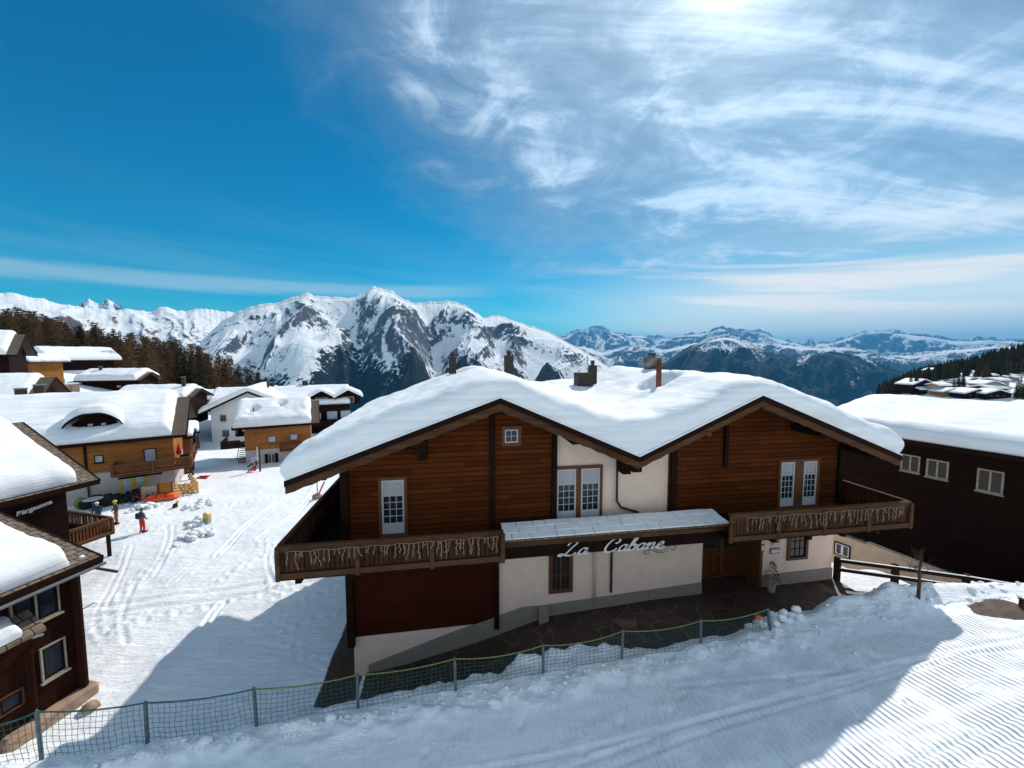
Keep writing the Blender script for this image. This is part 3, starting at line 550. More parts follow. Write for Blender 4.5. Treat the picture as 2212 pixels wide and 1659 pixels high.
def railing(parent,p0,p1,z0,h,mat,capmat,bd=.15,gap=.015,carve=False,name='railing',capw=.16,post=2.2,bb=.16):
    """boarded balcony front from p0 to p1 (local xy)"""
    p0=Vector((*p0,0));p1=Vector((*p1,0)); d=p1-p0; L=d.length; d.normalize(); nrm=Vector((d.y,-d.x,0))
    tf=lambda a,b,c:(p0+d*a+nrm*b)+Vector((0,0,c))
    m=MB(tf); n=max(1,int(L/bd)); w=L/n; q=random.Random(int(L*100))
    for k in range(n):
        a0=k*w+gap/2;a1=(k+1)*w-gap/2; j=q.uniform(-.004,.004); cz=[z0+bb*.4,z0+h*.22,z0+h*.34,z0+h*.46,z0+h*.58,z0+h*.70,z0+h-.05]
        if carve:
            ins=[0,0,.024,.008,.028,0,0] if k%3==1 else [0,0,.006,.0,.006,0,0]
            pl=[(a0+i,z) for i,z in zip(ins,cz)]+[(a1-i,z) for i,z in zip(ins[::-1],cz[::-1])]
            m.prism(pl,lambda p,r_,e:(p,e+j,r_),-.011,.011)
        else: m.box(a0,a1,-.011+j,.011+j,cz[0],cz[-1])
    r_=m.build(name,mat,parent)
    c=MB(tf); c.box(-.03,L+.03,-capw/2,capw/2,z0+h-.05,z0+h+.03); c.build('handrail',MT[capmat],r_,bev=.01)
    c=MB(tf); c.box(-.02,L+.02,.012,.11,z0-.03,z0+bb); c.box(-.02,L+.02,.012,.05,z0+h-.17,z0+h-.052)
    k=max(1,round(L/post))
    for i in range(k+1): a=L*i/k; c.box(a-.07,a+.07,.051,.135,z0-.08,z0+h-.052)
    c.build('rail_frame',MT[capmat],r_,bev=.008); return r_
# ------------------------------------------------------------------ the main chalet
HZ=-13.0
def main_house():
    rt=root('chalet','big double gabled chalet with deep roof snow, plank walls and a script name board','chalet',(HX,HY,HZ),HYAW)
    z=lambda v:v-HZ
    KX=[-1.44,5.78,11.12,16.3,23.2]; KZ=[-4.04,-1.40,-3.75,-1.48,-4.20]; OV=1.5; DB=12.5
    zr=lambda x,y:np.interp(x,KX,[z(k)-.12 for k in KZ])
    zu=lambda x:float(np.interp(x,KX,KZ))-.34-HZ
    ident=lambda p,q,e:(p,e,q)
    def block(name,x0,x1,za,y0,y1,mat,zb=None):
        xs=[x0]+[k for k in KX if x0<k<x1]+[x1]
        pl=[(x0,za),(x1,za)]+([(x,zu(x)) for x in xs[::-1]] if zb is None else [(x1,zb),(x0,zb)])
        return MB().prism(pl,ident,y0,y1).build(name,mat,rt)
    W=MT['wood_main']
    block('upper_wall',-.1,8.26,z(-7.05),0,DB-1,W); block('upper_wall',13.36,22.05,z(-7.05),0,DB-1,W)
    block('plaster_wall',8.262,13.358,z(-7.05),.10,DB-1,MT['plaster'])
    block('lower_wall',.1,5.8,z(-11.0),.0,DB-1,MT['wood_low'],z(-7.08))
    # cream ground floor
    block('plaster_wall',5.802,15.12,z(-13.0),.05,DB-1,MT['plaster'],z(-7.08))
    block('plaster_wall',15.122,18.15,z(-13.0),1.3,DB-1,MT['wood_low'],z(-7.08))
    block('plaster_wall',18.152,21.95,z(-13.0),.05,DB-1,MT['plaster'],z(-7.08))
    block('base_wall',.16,5.798,z(-14.2),.05,DB-1,MT['plaster'],z(-11.002))
    # grey skirting that follows the sloping path
    def skirt(pts,y0=.046,mat='plinth'):
        return MB().prism(pts,ident,y0-.05,y0).build('plinth',MT[mat],rt)
    zp=lambda s:float(zpath(s))-HZ
    skirt([(.7,zp(.7)-.3),(4.0,zp(4.0)-.5),(4.0,zp(4)+.80),(2.2,zp(2.2)+.62),(.7,zp(.7)+.38)])
    skirt([(4.002,zp(4.0)-.5),(7.7,zp(7.7)-.4),(7.7,zp(7.7)+.62),(6.9,zp(6.9)+.85),(4.002,zp(4)+.80)],.042)
    skirt([(7.702,zp(7.7)-.4),(15.12,zp(15)-.4),(15.12,zp(15)+.58),(7.702,zp(7.7)+.62)],.046)
    skirt([(18.15,zp(18)-.4),(21.97,zp(22)-.4),(21.97,zp(22)+.60),(18.15,zp(18)+.60)],.046)
    MB().box(7.55,7.95,-.30,-.004,zp(7.7)-.3,zp(7.7)+.62).build('pier',MT['plinth'],rt,bev=.01)
    # corner posts and vertical battens
    for x,w,y0,y1,za,zb in[(-.12,.28,-.16,-.003,-7.05,None),(5.55,.20,-.14,-.003,-6.9,None),(8.10,.20,-.14,-.003,-6.9,None),(13.40,.24,-.14,-.003,-6.9,None),(21.85,.22,-.14,-.003,-6.9,None),(14.0-.1+2.0,.17,-.14,-.003,-4.9,-2.5)]:
        top=zu(x+w/2)+.02 if zb is None else z(zb); MB().box(x,x+w,y0,y1,z(za),top).build('post',MT['beam_dark'],rt)
    for bx in((-.02,.24,-.20,-.003,z(-11.3),z(-7.1)),(5.70,5.90,-.12,-.06,z(-11.25),z(-7.1))): MB().box(*bx).build('corner_post',MT['beam_dark'],rt)
    # left return wall (recessed) seen beside the front
    MB().box(-.55,-.02,.35,.75,z(-8.6),z(-7.1)).build('bracket_wall',MT['beam_dark'],rt)
    # roof
    t=.20
    pr=[(x,k-HZ-.32) for x,k in zip(KX,KZ)]+[(x,k-HZ-.12) for x,k in list(zip(KX,KZ))[::-1]]
    rf=MB().prism(pr,ident,-OV,DB).build('roof',MT['slate'],rt)
    b=MB(); b2=MB()
    for i in range(4):
        x0,x1=KX[i],KX[i+1]; z0_,z1_=z(KZ[i])-.30,z(KZ[i+1])-.30
        cut=lambda x:z0_+(z1_-z0_)*(x-x0)/(x1-x0)
        n=int((x1-x0)/.28); lo=[]
        for k in range(n+1): xx=x0+(x1-x0)*k/n; lo.append((xx,cut(xx)-.26-(.035 if k%2 else 0)))
        b.prism(lo+[(x1,cut(x1)+.06),(x0,cut(x0)+.06)],ident,-OV-.075,-OV-.004)
        b2.prism([(x0,cut(x0)+.0),(x1,cut(x1)+.0),(x1,cut(x1)+.20),(x0,cut(x0)+.20)],ident,-OV-.15,-OV-.078)
    b.build('bargeboard',MT['beam'],rt); b2.build('verge_board',MT['trim_dark'],rt)
    # tile edge and thin snow lip under the snow
    # purlins
    for x,w,h in[(5.78,.28,.36),(16.3,.28,.36),(11.12,.36,.40),(2.35,.26,.34),(8.62,.24,.32),(13.9,.24,.32),(19.4,.26,.34),(-.3,.22,.26),(22.1,.22,.26)]:
        MB().box(x-w/2,x+w/2,-OV+.02,-.003,zu(x)-h+.0,zu(x)-.01).build('purlin',MT['beam_dark'],rt)
    for x in(2.95,11.12): MB().box(x-.17,x+.17,-.6,-.003,zu(x)-1.15 if x<5 else zu(x)-.75,zu(x)-.42).build('corbel',MT['beam_dark'],rt)
    # snow
    def extra(X,Y):
        e=.38*np.exp(-((X-11.1)/1.5)**2)*(1-sst(Y,6,9))+.12*np.exp(-((X-5.8)/2)**2)*0
        tgt=.85*np.exp(-((X-11.3)/1.9)**2)*sst(Y,5,9.5)
        return e+tgt-.25*sst(Y,2,9)*np.exp(-((X-16.3)/3.0)**2)*0
    so_=snow_cap(lambda x,y:zr(x,y),-1.40,23.1,-OV-.05,DB-.05,1.00,rf,r=.80,rx=.62,pw=3.0,nx=150,ny=80,seed=3,bulge=.16,pits=((14.75,3.5,1.2,1.3),(4.6,7.2,.8,.4),(8.2,6.9,.8,.4)),extra=extra)
    lp=MB()
    for i in range(4):
        x0,x1=KX[i],KX[i+1]; a=z(KZ[i])-.12; b_=z(KZ[i+1])-.12
        lp.prism([(x0,a+.004),(x1,b_+.004),(x1,b_+.07),(x0,a+.07)],ident,-OV-.14,-OV+.4)
    lp.build('snow_lip',MT['snow'],rf)
    # chimneys
    def chim(x,y,w,top,capd=.0,d=None,pots=1):
        d=d or w; base=float(zr(np.float64(x),0))-.2; c=MB().box(x-w/2,x+w/2,y-d/2,y+d/2,base,z(top)).build('chimney',MT['chimney'],rt)
        for k in range(pots):
            px=x+(k-(pots-1)/2)*.25; q=MB(); q.tube([(px,y,z(top)),(px,y,z(top)+.26)],.11,10); q.tube([(px,y,z(top)+.14),(px,y,z(top)+.18)],.16,10); q.tube([(px,y,z(top)+.262),(px,y,z(top)+.30)],.16,10); q.build('cowl',MT['pipe'],c)
    chim(4.15,8.0,.42,-.10); chim(7.45,7.6,.50,.02); chim(12.2,7.9,.92,-1.05,pots=0); chim(12.95,8.3,.44,-.60); chim(16.5,7.4,.70,-.12,pots=2); chim(19.7,11.6,.4,-1.05)
    # flue pipe in its snow pit
    MB().tube([(14.75,3.5,float(zr(np.float64(14.75),0))),(14.75,3.5,z(-.10))],.135,12).build('flue',MT['pipe_red'],rt,True)
    # windows and balcony doors
    F=lambda a,b,c:(a,-b,c)
    window(rt,F,1.24,2.32,z(-7.02),z(-4.66),0,cw=.12,cols=3,rows=6,panel=.42,pale_reflection=True,name='balcony_door',sw=.065)
    window(rt,F,8.22,10.32,z(-7.02),z(-4.58),-.06,cw=.12,leaves=2,cols=3,rows=6,panel=.42,gap=.22,pale_reflection=True,name='balcony_door',sw=.065)
    window(rt,F,18.72,20.86,z(-7.02),z(-4.72),0,cw=.12,leaves=2,cols=3,rows=6,panel=.38,gap=.46,pale_reflection=True,name='balcony_door',sw=.07)
    window(rt,F,6.02,6.82,z(-3.62),z(-2.82),0,cw=.13,cols=2,rows=2)
    window(rt,F,14.55,15.25,z(-3.52),z(-2.78),0,cw=.12,cols=2,rows=2)
    window(rt,F,8.02,9.06,z(-10.02),z(-7.9),-.05,cw=.13,leaves=2,cols=2,rows=3,sash='casing',sw=.035)
    window(rt,F,19.45,20.55,z(-9.55),z(-7.75),-.05,cw=.13,cols=3,rows=4,pale_reflection=True,sash='trim_dark',sw=.04)
    # balconies
    for x0,x1,xs in((-1.38,5.74,-1.38),(14.42,22.64,22.64)):
        y0=-2.4; MB().box(min(x0,x0),x1,y0+.02,-.17,z(-7.14),z(-7.0)).build('balcony_floor',MT['beam_dark'],rt)
        bx=(x0,-.13) if xs<0 else (22.08,x1)
        MB().box(bx[0],bx[1],-.168,DB-3,z(-7.14),z(-7.0)).build('balcony_floor',MT['beam_dark'],rt)
        railing(rt,(x0,y0),(x1,y0),z(-7.0),1.0,MT['board_v'],'beam',carve=True)
        if xs<0: railing(rt,(x0,DB-3),(x0,y0+.1),z(-7.0),1.0,MT['board_y'],'beam',carve=True)
        else: railing(rt,(x1,y0+.1),(x1,DB-3),z(-7.0),1.0,MT['board_y'],'beam',carve=True)
        j=MB()
        for x in np.arange(x0+.5,x1,1.6): j.box(x-.09,x+.09,y0+.1,-.02 if x>0 else 3,z(-7.32),z(-7.142))
        j.build('joist',MT['beam_dark'],rt)
    # porch roof with tiles under thin snow, fascia carrying the name
    pf=lambda p,q,e:(e,p,q)
    MB().box(5.92,14.95,-.70,-.62,z(-7.2),z(-6.66)).build('porch_back_board',MT['beam_dark'],rt)
    MB().box(5.78,14.4,-.9,.0,z(-7.14),z(-7.0)).build('walkway_floor',MT['beam_dark'],rt)
    MB().prism([(-.62,z(-6.65)),(-1.66,z(-6.80)),(-1.66,z(-6.74)),(-.62,z(-6.59))],pf,5.92,15.0).build('porch_roof',MT['slate'],rt)
    q=random.Random(4)
    sn=MB()
    for row in range(3):
        ya=-.62-row*.345; yb=ya-.325; x=5.9-row*.15
        while x<14.98:
            w=q.uniform(.45,1.0); xe=min(x+w,15.02); xb=max(x,5.88)+.012; zz=lambda y:z(-6.59)+(y+.62)*.144+.012+.012*(2-row)
            hgt=q.uniform(.03,.055)
            if xe>xb: sn.add([(xb,ya,zz(ya)+.0),(xe-.012,ya,zz(ya)+.0),(xe-.012,yb,zz(yb)-.0),(xb,yb,zz(yb)),(xb,ya,zz(ya)+hgt),(xe-.012,ya,zz(ya)+hgt),(xe-.012,yb,zz(yb)+hgt*1.1),(xb,yb,zz(yb)+hgt*1.1)],[(3,2,1,0),(4,5,6,7),(0,1,5,4),(1,2,6,5),(2,3,7,6),(3,0,4,7)])
            x=xe
    sn.build('porch_snow',MT['snow'],rt)
    MB().box(5.9,14.9,-1.70,-1.58,z(-6.98),z(-6.81)).build('porch_gutter',MT['beam'],rt)
    fs=MB().box(5.9,14.55,-1.62,-1.50,z(-7.46),z(-6.982)).build('name_board',MT['trim_dark'],rt)
    MB().box(5.9,15.0,-1.498,-.06,z(-7.30),z(-7.22)).build('porch_soffit',MT['beam_dark'],rt)
    lettering(fs,z); flourish(rt,z)
    # downpipes
    MB().tube([(10.95,-.02,z(-4.2)),(10.95,-.04,z(-6.15)),(11.15,-.04,z(-6.45)),(11.95,-.04,z(-6.72))],.05,8).build('downpipe',MT['pipe'],rt,True)
    MB().tube([(10.78,-.02,z(-7.4)),(10.78,-.02,z(-10.2))],.05,8).build('downpipe',MT['pipe'],rt,True)
    MB().tube([(10.02,-.05,z(-7.4)),(10.02,-.05,z(-10.55))],.055,8).build('downpipe',MT['pipe_white'],rt,True)
    # entrance
    d=MB().box(15.9,17.95,1.20,1.298,z(-10.8),z(-7.9)).build('door',MT['door'],rt)
    m=MB(); ring(m,15.8,18.05,z(-10.8),z(-7.8),.14,-1.2,-1.29+.22); m.v=[(a,-b,c) for a,b,c in m.v]; m.box(16.85,17.0,1.12,1.19,z(-10.6),z(-7.9))
    m.build('frame',MT['casing'],d)
    for x0 in(16.05,17.08): 
        k=[(x0,z(-9.3)),(x0+.72,z(-9.3)),(x0+.72,z(-8.3)),(x0+.54,z(-8.12)),(x0+.36,z(-8.06)),(x0+.18,z(-8.12)),(x0,z(-8.3))]
        MB().prism(k,ident,1.185,1.197).build('pane',MT['glass'],d)
    MB().tube([(16.78,1.15,z(-9.7)),(16.78,1.15,z(-9.5))],.025,8).build('handle',MT['metal_grey'],d)
    # notice boards and lamp beside the entrance
    MB().box(18.0,18.14,-.02,1.2,z(-10.8),z(-7.3)).build('jamb',MT['casing'],rt)
    return rt
def ribbon(mb,pts,w,pen=R(35),thin=.28,depth=.02,fn=None,close=False,sub=6):
    P=[np.array(p,float) for p in pts]; Q=[]
    for i in range(len(P)-1):
        p0=P[max(i-1,0)];p1=P[i];p2=P[i+1];p3=P[min(i+2,len(P)-1)]
        for k in range(sub):
            t=k/sub; Q.append(.5*((2*p1)+(-p0+p2)*t+(2*p0-5*p1+4*p2-p3)*t*t+(-p0+3*p1-3*p2+p3)*t**3))
    Q.append(P[-1]); L=[];Rr=[]
    for i,qv in enumerate(Q):
        d=Q[min(i+1,len(Q)-1)]-Q[max(i-1,0)]; d=d/(np.linalg.norm(d)+1e-9); n=np.array((-d[1],d[0])); a=math.atan2(d[1],d[0])
        ww=w*(thin+(1-thin)*abs(math.sin(a-pen)))*.5; L.append(qv+n*ww); Rr.append(qv-n*ww)
    for i in range(len(Q)-1):
        mb.add([fn(*p,e) for e in(0,depth) for p in(L[i],L[i+1],Rr[i+1],Rr[i])],[(3,2,1,0),(4,5,6,7),(0,1,5,4),(1,2,6,5),(2,3,7,6),(3,0,4,7)])
SCR={'L':(1.75,[[(.35,1.55),(.5,1.9),(.85,2.1),(1.2,2.02),(1.2,1.72),(.95,1.3),(.7,.75),(.48,.3),(.15,.0),(-.2,.06),(-.15,.28),(.25,.22),(.75,.0),(1.2,.04),(1.55,.42)]]),
'a':(1.02,[[(.78,.80),(.55,.98),(.25,.85),(.08,.45),(.15,.08),(.40,.04),(.68,.38),(.82,.95)],[(.84,1.0),(.74,.45),(.78,.05),(.95,.08),(1.12,.35)]]),
'C':(1.6,[[(1.02,1.42),(1.2,1.35),(1.38,1.6),(1.32,1.98),(.98,2.1),(.55,1.85),(.24,1.3),(.12,.7),(.24,.16),(.62,-.03),(1.05,.16),(1.4,.55)]]),
'b':(.95,[[(-.05,.25),(.25,.8),(.52,1.5),(.62,2.0),(.48,2.12),(.32,1.75),(.18,1.0),(.1,.4),(.2,.05),(.45,.0),(.72,.3),(.78,.75),(.62,.95),(.5,.85),(.7,.72),(1.0,.85)]]),
'n':(1.15,[[(-.02,.55),(.18,.95),(.28,.85),(.22,.4),(.15,.0)],[(.18,.25),(.42,.75),(.68,.98),(.82,.8),(.74,.35),(.78,.04),(.98,.1),(1.18,.4)]]),
'e':(.95,[[(-.02,.3),(.3,.42),(.6,.65),(.62,.92),(.42,.98),(.2,.75),(.12,.35),(.25,.04),(.55,.03),(.9,.35)]])}
def lettering(parent,z):
    x=8.02
    for word,adv in(('La',.62),('Cabane',0)):
        for ch in word:
            w,st=SCR[ch]; m=MB(); H=.335
            for s in st: ribbon(m,s,.22,thin=.62 if ch=='C' else .45,fn=lambda p,q,e,x=x:(x+(p+q*.30)*H*1.10,-1.625-e*1.0,z(-7.50)+q*H*.74),depth=.02)
            m.build('letter',MT['text_white'],parent); x+=w*H*1.13
        x+=adv
def flourish(parent,z):
    m=MB(); X0=12.3; H=.29
    st=[[(.3,.9),(.0,.6),(.1,.15),(.5,.0),(.85,.25),(.75,.6),(.45,.55),(.4,.3)],[(.3,.9),(.9,1.0),(1.6,.7),(2.4,.3),(3.2,.35),(3.9,.75),(4.6,1.0),(5.1,.75),(5.0,.35),(4.6,.3),(4.5,.6)],[(.9,.75),(1.7,.3),(2.6,.0),(3.5,.1),(4.1,.45)],[(-.4,.75),(-.25,.7)],[(3.4,.75),(3.55,.72)]]
    for k_,s in enumerate(st):
        if k_>2: continue
        ribbon(m,s,.15,thin=.5,fn=lambda p,q,e:(X0+p*H*1.0,.048-e,z(-8.66)+q*H*1.05),depth=.006)
    m.build('painted_scroll',MT['text_grey'],parent)
main=main_house()
def lights_on(s0,s1,y,n,seed,label):
    q=random.Random(seed); m=MB(); z0=-6.12-HZ
    loc=(HX,HY,HZ)
    m.tube([(s0+(s1-s0)*k/40,y,z0+.02*math.sin(k*1.3)) for k in range(41)],.006,4)
    for k in range(n):
        x=s0+(s1-s0)*(k+.5)/n+q.uniform(-.05,.05); L=q.choice([.2,.35,.5,.6,.42]); pts=[(x,y,z0)]; 
        for i in range(1,int(L/.05)+1):
            x+=q.uniform(-.028,.028); pts.append((x,y+q.uniform(-.015,.015),z0-i*.05))
            if q.random()<.45: m.tube([pts[-1],(x+q.uniform(-.06,.06),y-.015,pts[-1][2]-.045)],.009,4)
        m.tube(pts,.0085,4)
    o=m.build('icicle_lights',MT['lights']); o.location=loc; o.rotation_euler=(0,0,HYAW); tag(o,label,'string lights','icicle lights hung on the balconies')
lights_on(-1.1,5.6,-2.56,44,3,'icicle light string hung along the left balcony front')
lights_on(15.0,22.2,-2.56,44,9,'icicle light string hung along the right balcony front beside the porch')
def HP(s,n,z): return (HX+s*hc+n*hs_,HY+s*hs_-n*hc,z)
# things beside the entrance
def wallsign(name,s,z0,w,h,mat,label,bands=()):
    rt=root(name,label,'sign',HP(s,0,z0),HYAW); MB().box(0,w,-.03,.046,0,h).build('panel',MT[mat],rt)
    for(b0,b1,mm) in bands: MB().box(.02,w-.02,-.036,-.0305,h*b0,h*b1).build('print',MT[mm],rt)
wallsign('notice_board',18.62,-8.75,.38,.32,'white_paint','small white notice with a red band on the cream wall right of the door',((.45,.75,'red'),))
wallsign('mailbox',18.55,-9.15,.48,.26,'metal_grey','grey letterbox panel below the white notice right of the door',((.3,.7,'text_white'),))
wallsign('menu_board',18.03,-9.0,.16,.7,'red','narrow red menu board on the door jamb',((.1,.42,'text_white'),(.56,.9,'text_white')))
def wreath():
    rt=root('potted_conifer','small dark potted evergreen standing right of the entrance door','plant',HP(18.35,.35,float(zpath(18.3))+.05))
    MB().tube([(0,0,0),(0,0,.42)],[.14,.19],12).build('pot',MT['beige'],rt); m=MB(); q=random.Random(2)
    for k in range(260):
        a=q.uniform(0,6.28); t=q.random(); r=.34*(1-t)*q.uniform(.4,1.1)+.03; c=Vector((r*math.cos(a),r*math.sin(a),.45+t*.95)); d=Vector((math.cos(a),math.sin(a),q.uniform(-.3,.5)))*.10; n=d.cross(Vector((0,0,1))).normalized()*.02
        m.add([c-n,c+n,c+d],[(0,1,2)])
    m.build('foliage',MT['spruce'],rt)
wreath()
# ------------------------------------------------------------------ neighbouring houses
PW=dict(casing=None,sash='white_paint')
# inn with yellow windows on the left
IN=at(372,945,36)
def inn():
    W,D=17,11
    dx=lambda px:W-px
    wins=[('F',W-5.15,3.68,.55,.65,dict(casing='trim_dark',cw=.06,cols=1,rows=1,glass='glass_blue',sill=True)),
          ('F',W-2.02,3.26,.85,1.2,dict(casing='trim_dark',cw=.07,leaves=2,cols=1,rows=1,glass='glass_blue',sill=True,sw=.06))]
    rt=chalet('inn','large honey wood inn with grey ground floor, eyebrow dormer and deep roof snow',IN[:2],W,-13.0,36,W,D,6.0,24,'x',1.2,1.1,1.15,2.75,'plaster_grey','wood_warm',wins,inset=(0,1.0,0,0),chims=[(W-11.2,8.0,.62,9.9),(W-10.05,8.0,.62,10.2)],seed=12,pits=((W-10.6,7.6,1.9,.9),(W-5.0,-.5,2.2,.55)),
      extra=lambda X,Y:.55*np.exp(-((X-(W-5.0))/1.7)**2-((Y-2.6)/1.3)**2),r=.9)
    # eyebrow dormer
    tp=math.tan(R(24)); m=MB(); x0,x1,xp=W-6.6,W-3.4,W-5.0; yf=.15
    zb=6.0+tp*yf+.62
    pl=[(x0,zb)]+[(x0+(x1-x0)*k/12,zb+.15+1.05*math.sin(math.pi*k/12)**.9) for k in range(1,12)]+[(x1,zb)]
    m.prism(pl,lambda p,q,e:(p,e,q),yf,4.2); d=m.build('dormer',MT['wood_dark'],rt)
    for xx in(W-5.55,W-4.75): window(d,lambda a,b,c:(a,yf-b,c),xx,xx+.55,zb+.12,zb+.55,.0,casing='trim_dark',cw=.06,cols=1,rows=1,glass='glass_blue',sash='trim_dark')
    rr=MB(); pr=[(p+(-.3 if p<xp else .3),q+.05) for p,q in pl]
    up=pr+[(p*1.0,q+.16) for p,q in pr[::-1]]; rr.prism(up,lambda p,q,e:(p,e,q),yf-.55,4.4); rr.build('dormer_roof',MT['trim_dark'],rt)
    q=np.linspace(0,1,40); yy=np.linspace(-.5,3.6,16); Q,Y=np.meshgrid(q,yy); px=np.interp(Q,np.linspace(0,1,13),[p for p,_ in pr]); pz=np.interp(Q,np.linspace(0,1,13),[z_ for _,z_ in pr])
    e=np.clip(np.minimum(Q,1-Q)/.16,0,1); ey=np.clip((Y+.5)/.5,0,1); f=(1-(1-e)**2.5)**.4*(1-(1-ey)**2.5)**.4
    grid_mesh('dormer_snow',px,Y+yf,pz+.14+.62*f*(1+.1*fbm(px,Y,2,6)),MT['snow'],parent=rt)
    # vertical corner batten, red sign strip, brackets
    for x in(W-5.75,): MB().box(x,x+.16,-.14,-.042,2.4,5.9).build('post',MT['beam_dark'],rt)
    for x in(W-9.4,W-5.75,W-4.1,W-.2): MB().prism([(-.045,5.95),(-.9,5.72),(-.9,5.6),(-.045,5.2)],lambda p,q,e:(e,p,q),x,x+.14).build('bracket',MT['beam_dark'],rt)
    sg=MB(); sg.prism([(W-3.35,5.12),(W-.95,5.25),(W-.92,5.52),(W-3.2,5.42)],lambda p,q,e:(p,e,q),-.09,-.045); sg.build('sign_band',plain('dark red sign',(.22,.012,.015),.6),rt)
    # balcony
    bx0,bx1=W-3.85,W+1.3
    MB().box(bx0,bx1,-1.5,-.045,2.50,2.62).build('balcony_floor',MT['beam_dark'],rt); MB().box(W+.05,bx1,-.044,5,2.50,2.62).build('balcony_floor',MT['beam_dark'],rt)
    railing(rt,(bx0,-1.5),(bx1,-1.5),2.62,.95,MT['brown_v'],'casing',gap=.03,post=3); railing(rt,(bx1,-1.4),(bx1,5),2.62,.95,MT['brown_v'],'casing',gap=.03,post=3)
    railing(rt,(bx0,-.06),(bx0,-1.4),2.62,.95,MT['brown_v'],'casing',gap=.03,post=3)
    MB().box(bx0+.3,bx1-2.0,-1.62,-1.1,2.30,2.36).build('awning_rail',MT['beam_dark'],rt)
    # yellow framed shop windows
    for x in(W-3.7,W-2.85): window(rt,FACE['F'](W,D),x,x+.84,.5,2.15,0,casing='yellow',cw=.11,cols=1,rows=1,glass='glass_blue',sash='yellow',sw=.03)
    MB().tube([(W-5.65,-.07,-.5),(W-5.65,-.07,2.7)],.07,8).build('downpipe',MT['pipe'],rt)
    return rt
inn()
# rear left balcony of the inn's right side seen under the verge is part of the roof line house behind
a=at(405,950,43); chalet('shed','small brown boarded shed close behind the right end of the inn',a[:2],3.0,-13.4,36,3.2,4,4.2,12,'x',.3,.3,.5,0,up='brown_v',seed=5,inset=(0,0,0,0))
# log house with the low white base in the middle distance
LG=at(531,985,48.5)
def larch_house():
    W,D=7.4,8.2; z0=-14.1
    wn=dict(casing='trim_dark',cw=.05,leaves=2,cols=1,rows=1,glass='glass_blue',sw=.05)
    rt=chalet('larch_house','honey larch house with steep gable, rounded roof snow and grey shuttered basement',LG[:2],0,z0,27,W,D,5.35,27,'x',.9,1.15,1.0,1.95,'plaster_grey','wood_warm',[('F',2.49,2.8,.86,.8,wn),('F',4.98,2.85,.9,.8,wn),('F',2.4,.1,.8,1.15,dict(casing='trim_dark',cw=.05,leaves=2,cols=1,rows=1))],inset=(0,1.0,0,0),seed=22,pits=((.9,1.4,.75,.6),(3.9,2.4,.85,.55)),r=.8)
    for x in(2.06,3.24): MB().box(x,x+.30,-.10,-.004,.08,1.3).build('shutter',MT['trim_dark'],rt)
    MB().box(.53,1.4,-.06,-.004,.36,1.1).build('basement_hatch',MT['plaster_white'],rt)
    for x,y in((.9,1.4),(3.9,2.4)): MB().tube([(x,y,6.2),(x,y,7.35)],.06,8).build('vent_pipe',MT['pipe'],rt)
    # stair and balcony at the gable end
    tf=lambda p,q,e:(e,p,q)
    MB().box(-3.2,-.05,4.2,8.4,1.55,1.67).build('balcony_floor',MT['beam_dark'],rt)
    railing(rt,(-3.2,8.4),(-3.2,4.2),1.67,.95,MT['board_y'],'beam',post=4); railing(rt,(-3.2,4.2),(-1.2,4.2),1.67,.95,MT['board_v'],'beam',post=4)
    st=MB()
    for k in range(10): st.box(-1.15,-.1,4.1-.28*k-.28,4.1-.28*k,1.5-.19*k-.05,1.5-.19*k)
    st.build('stair',MT['beam_dark'],rt); MB().beam((-1.15,4.1,2.5),(-1.15,1.2,.6),.06,.12).build('stair_handrail',MT['beam'],rt)
    for y in(2.6,5.6): MB().box(-1.25,-1.05,y,y+.2,3.5,6.1).build('post',MT['beam'],rt)
    MB().box(-1.3,-.05,2.4,5.9,3.45,3.57).build('landing',MT['beam_dark'],rt); railing(rt,(-1.25,5.8),(-1.25,2.5),3.57,.95,MT['board_y'],'beam',post=4)
    railing(rt,(3.9,-1.1),(7.4,-1.1),1.75,.95,MT['brown_v'],'beam',post=3); MB().box(3.9,7.4,-1.1,-.045,1.63,1.75).build('balcony_floor',MT['beam_dark'],rt)
    return rt
larch_house()
# white rendered house behind it
WH=at(458,946,66)
def white_house():
    W,D=11.5,14; w=dict(casing='trim_dark',cw=.05,leaves=1,cols=2,rows=1,glass='glass')
    return chalet('white_house','white rendered house with half hipped snow roof behind the larch house',WH[:2],0,-14.9,24,W,D,5.6,27,'y',1.4,1.4,.9,0,up='plaster_white',wins=[('F',1.3,3.4,.9,1.2,w),('F',1.5,.7,1.0,1.2,w),('F',5.2,3.6,1.0,1.2,w),('F',7.4,3.6,1.0,1.2,w),('F',5.4,6.0,.9,.9,w)],chims=[(7.6,7,.35,9.9)],seed=33)
white_house()
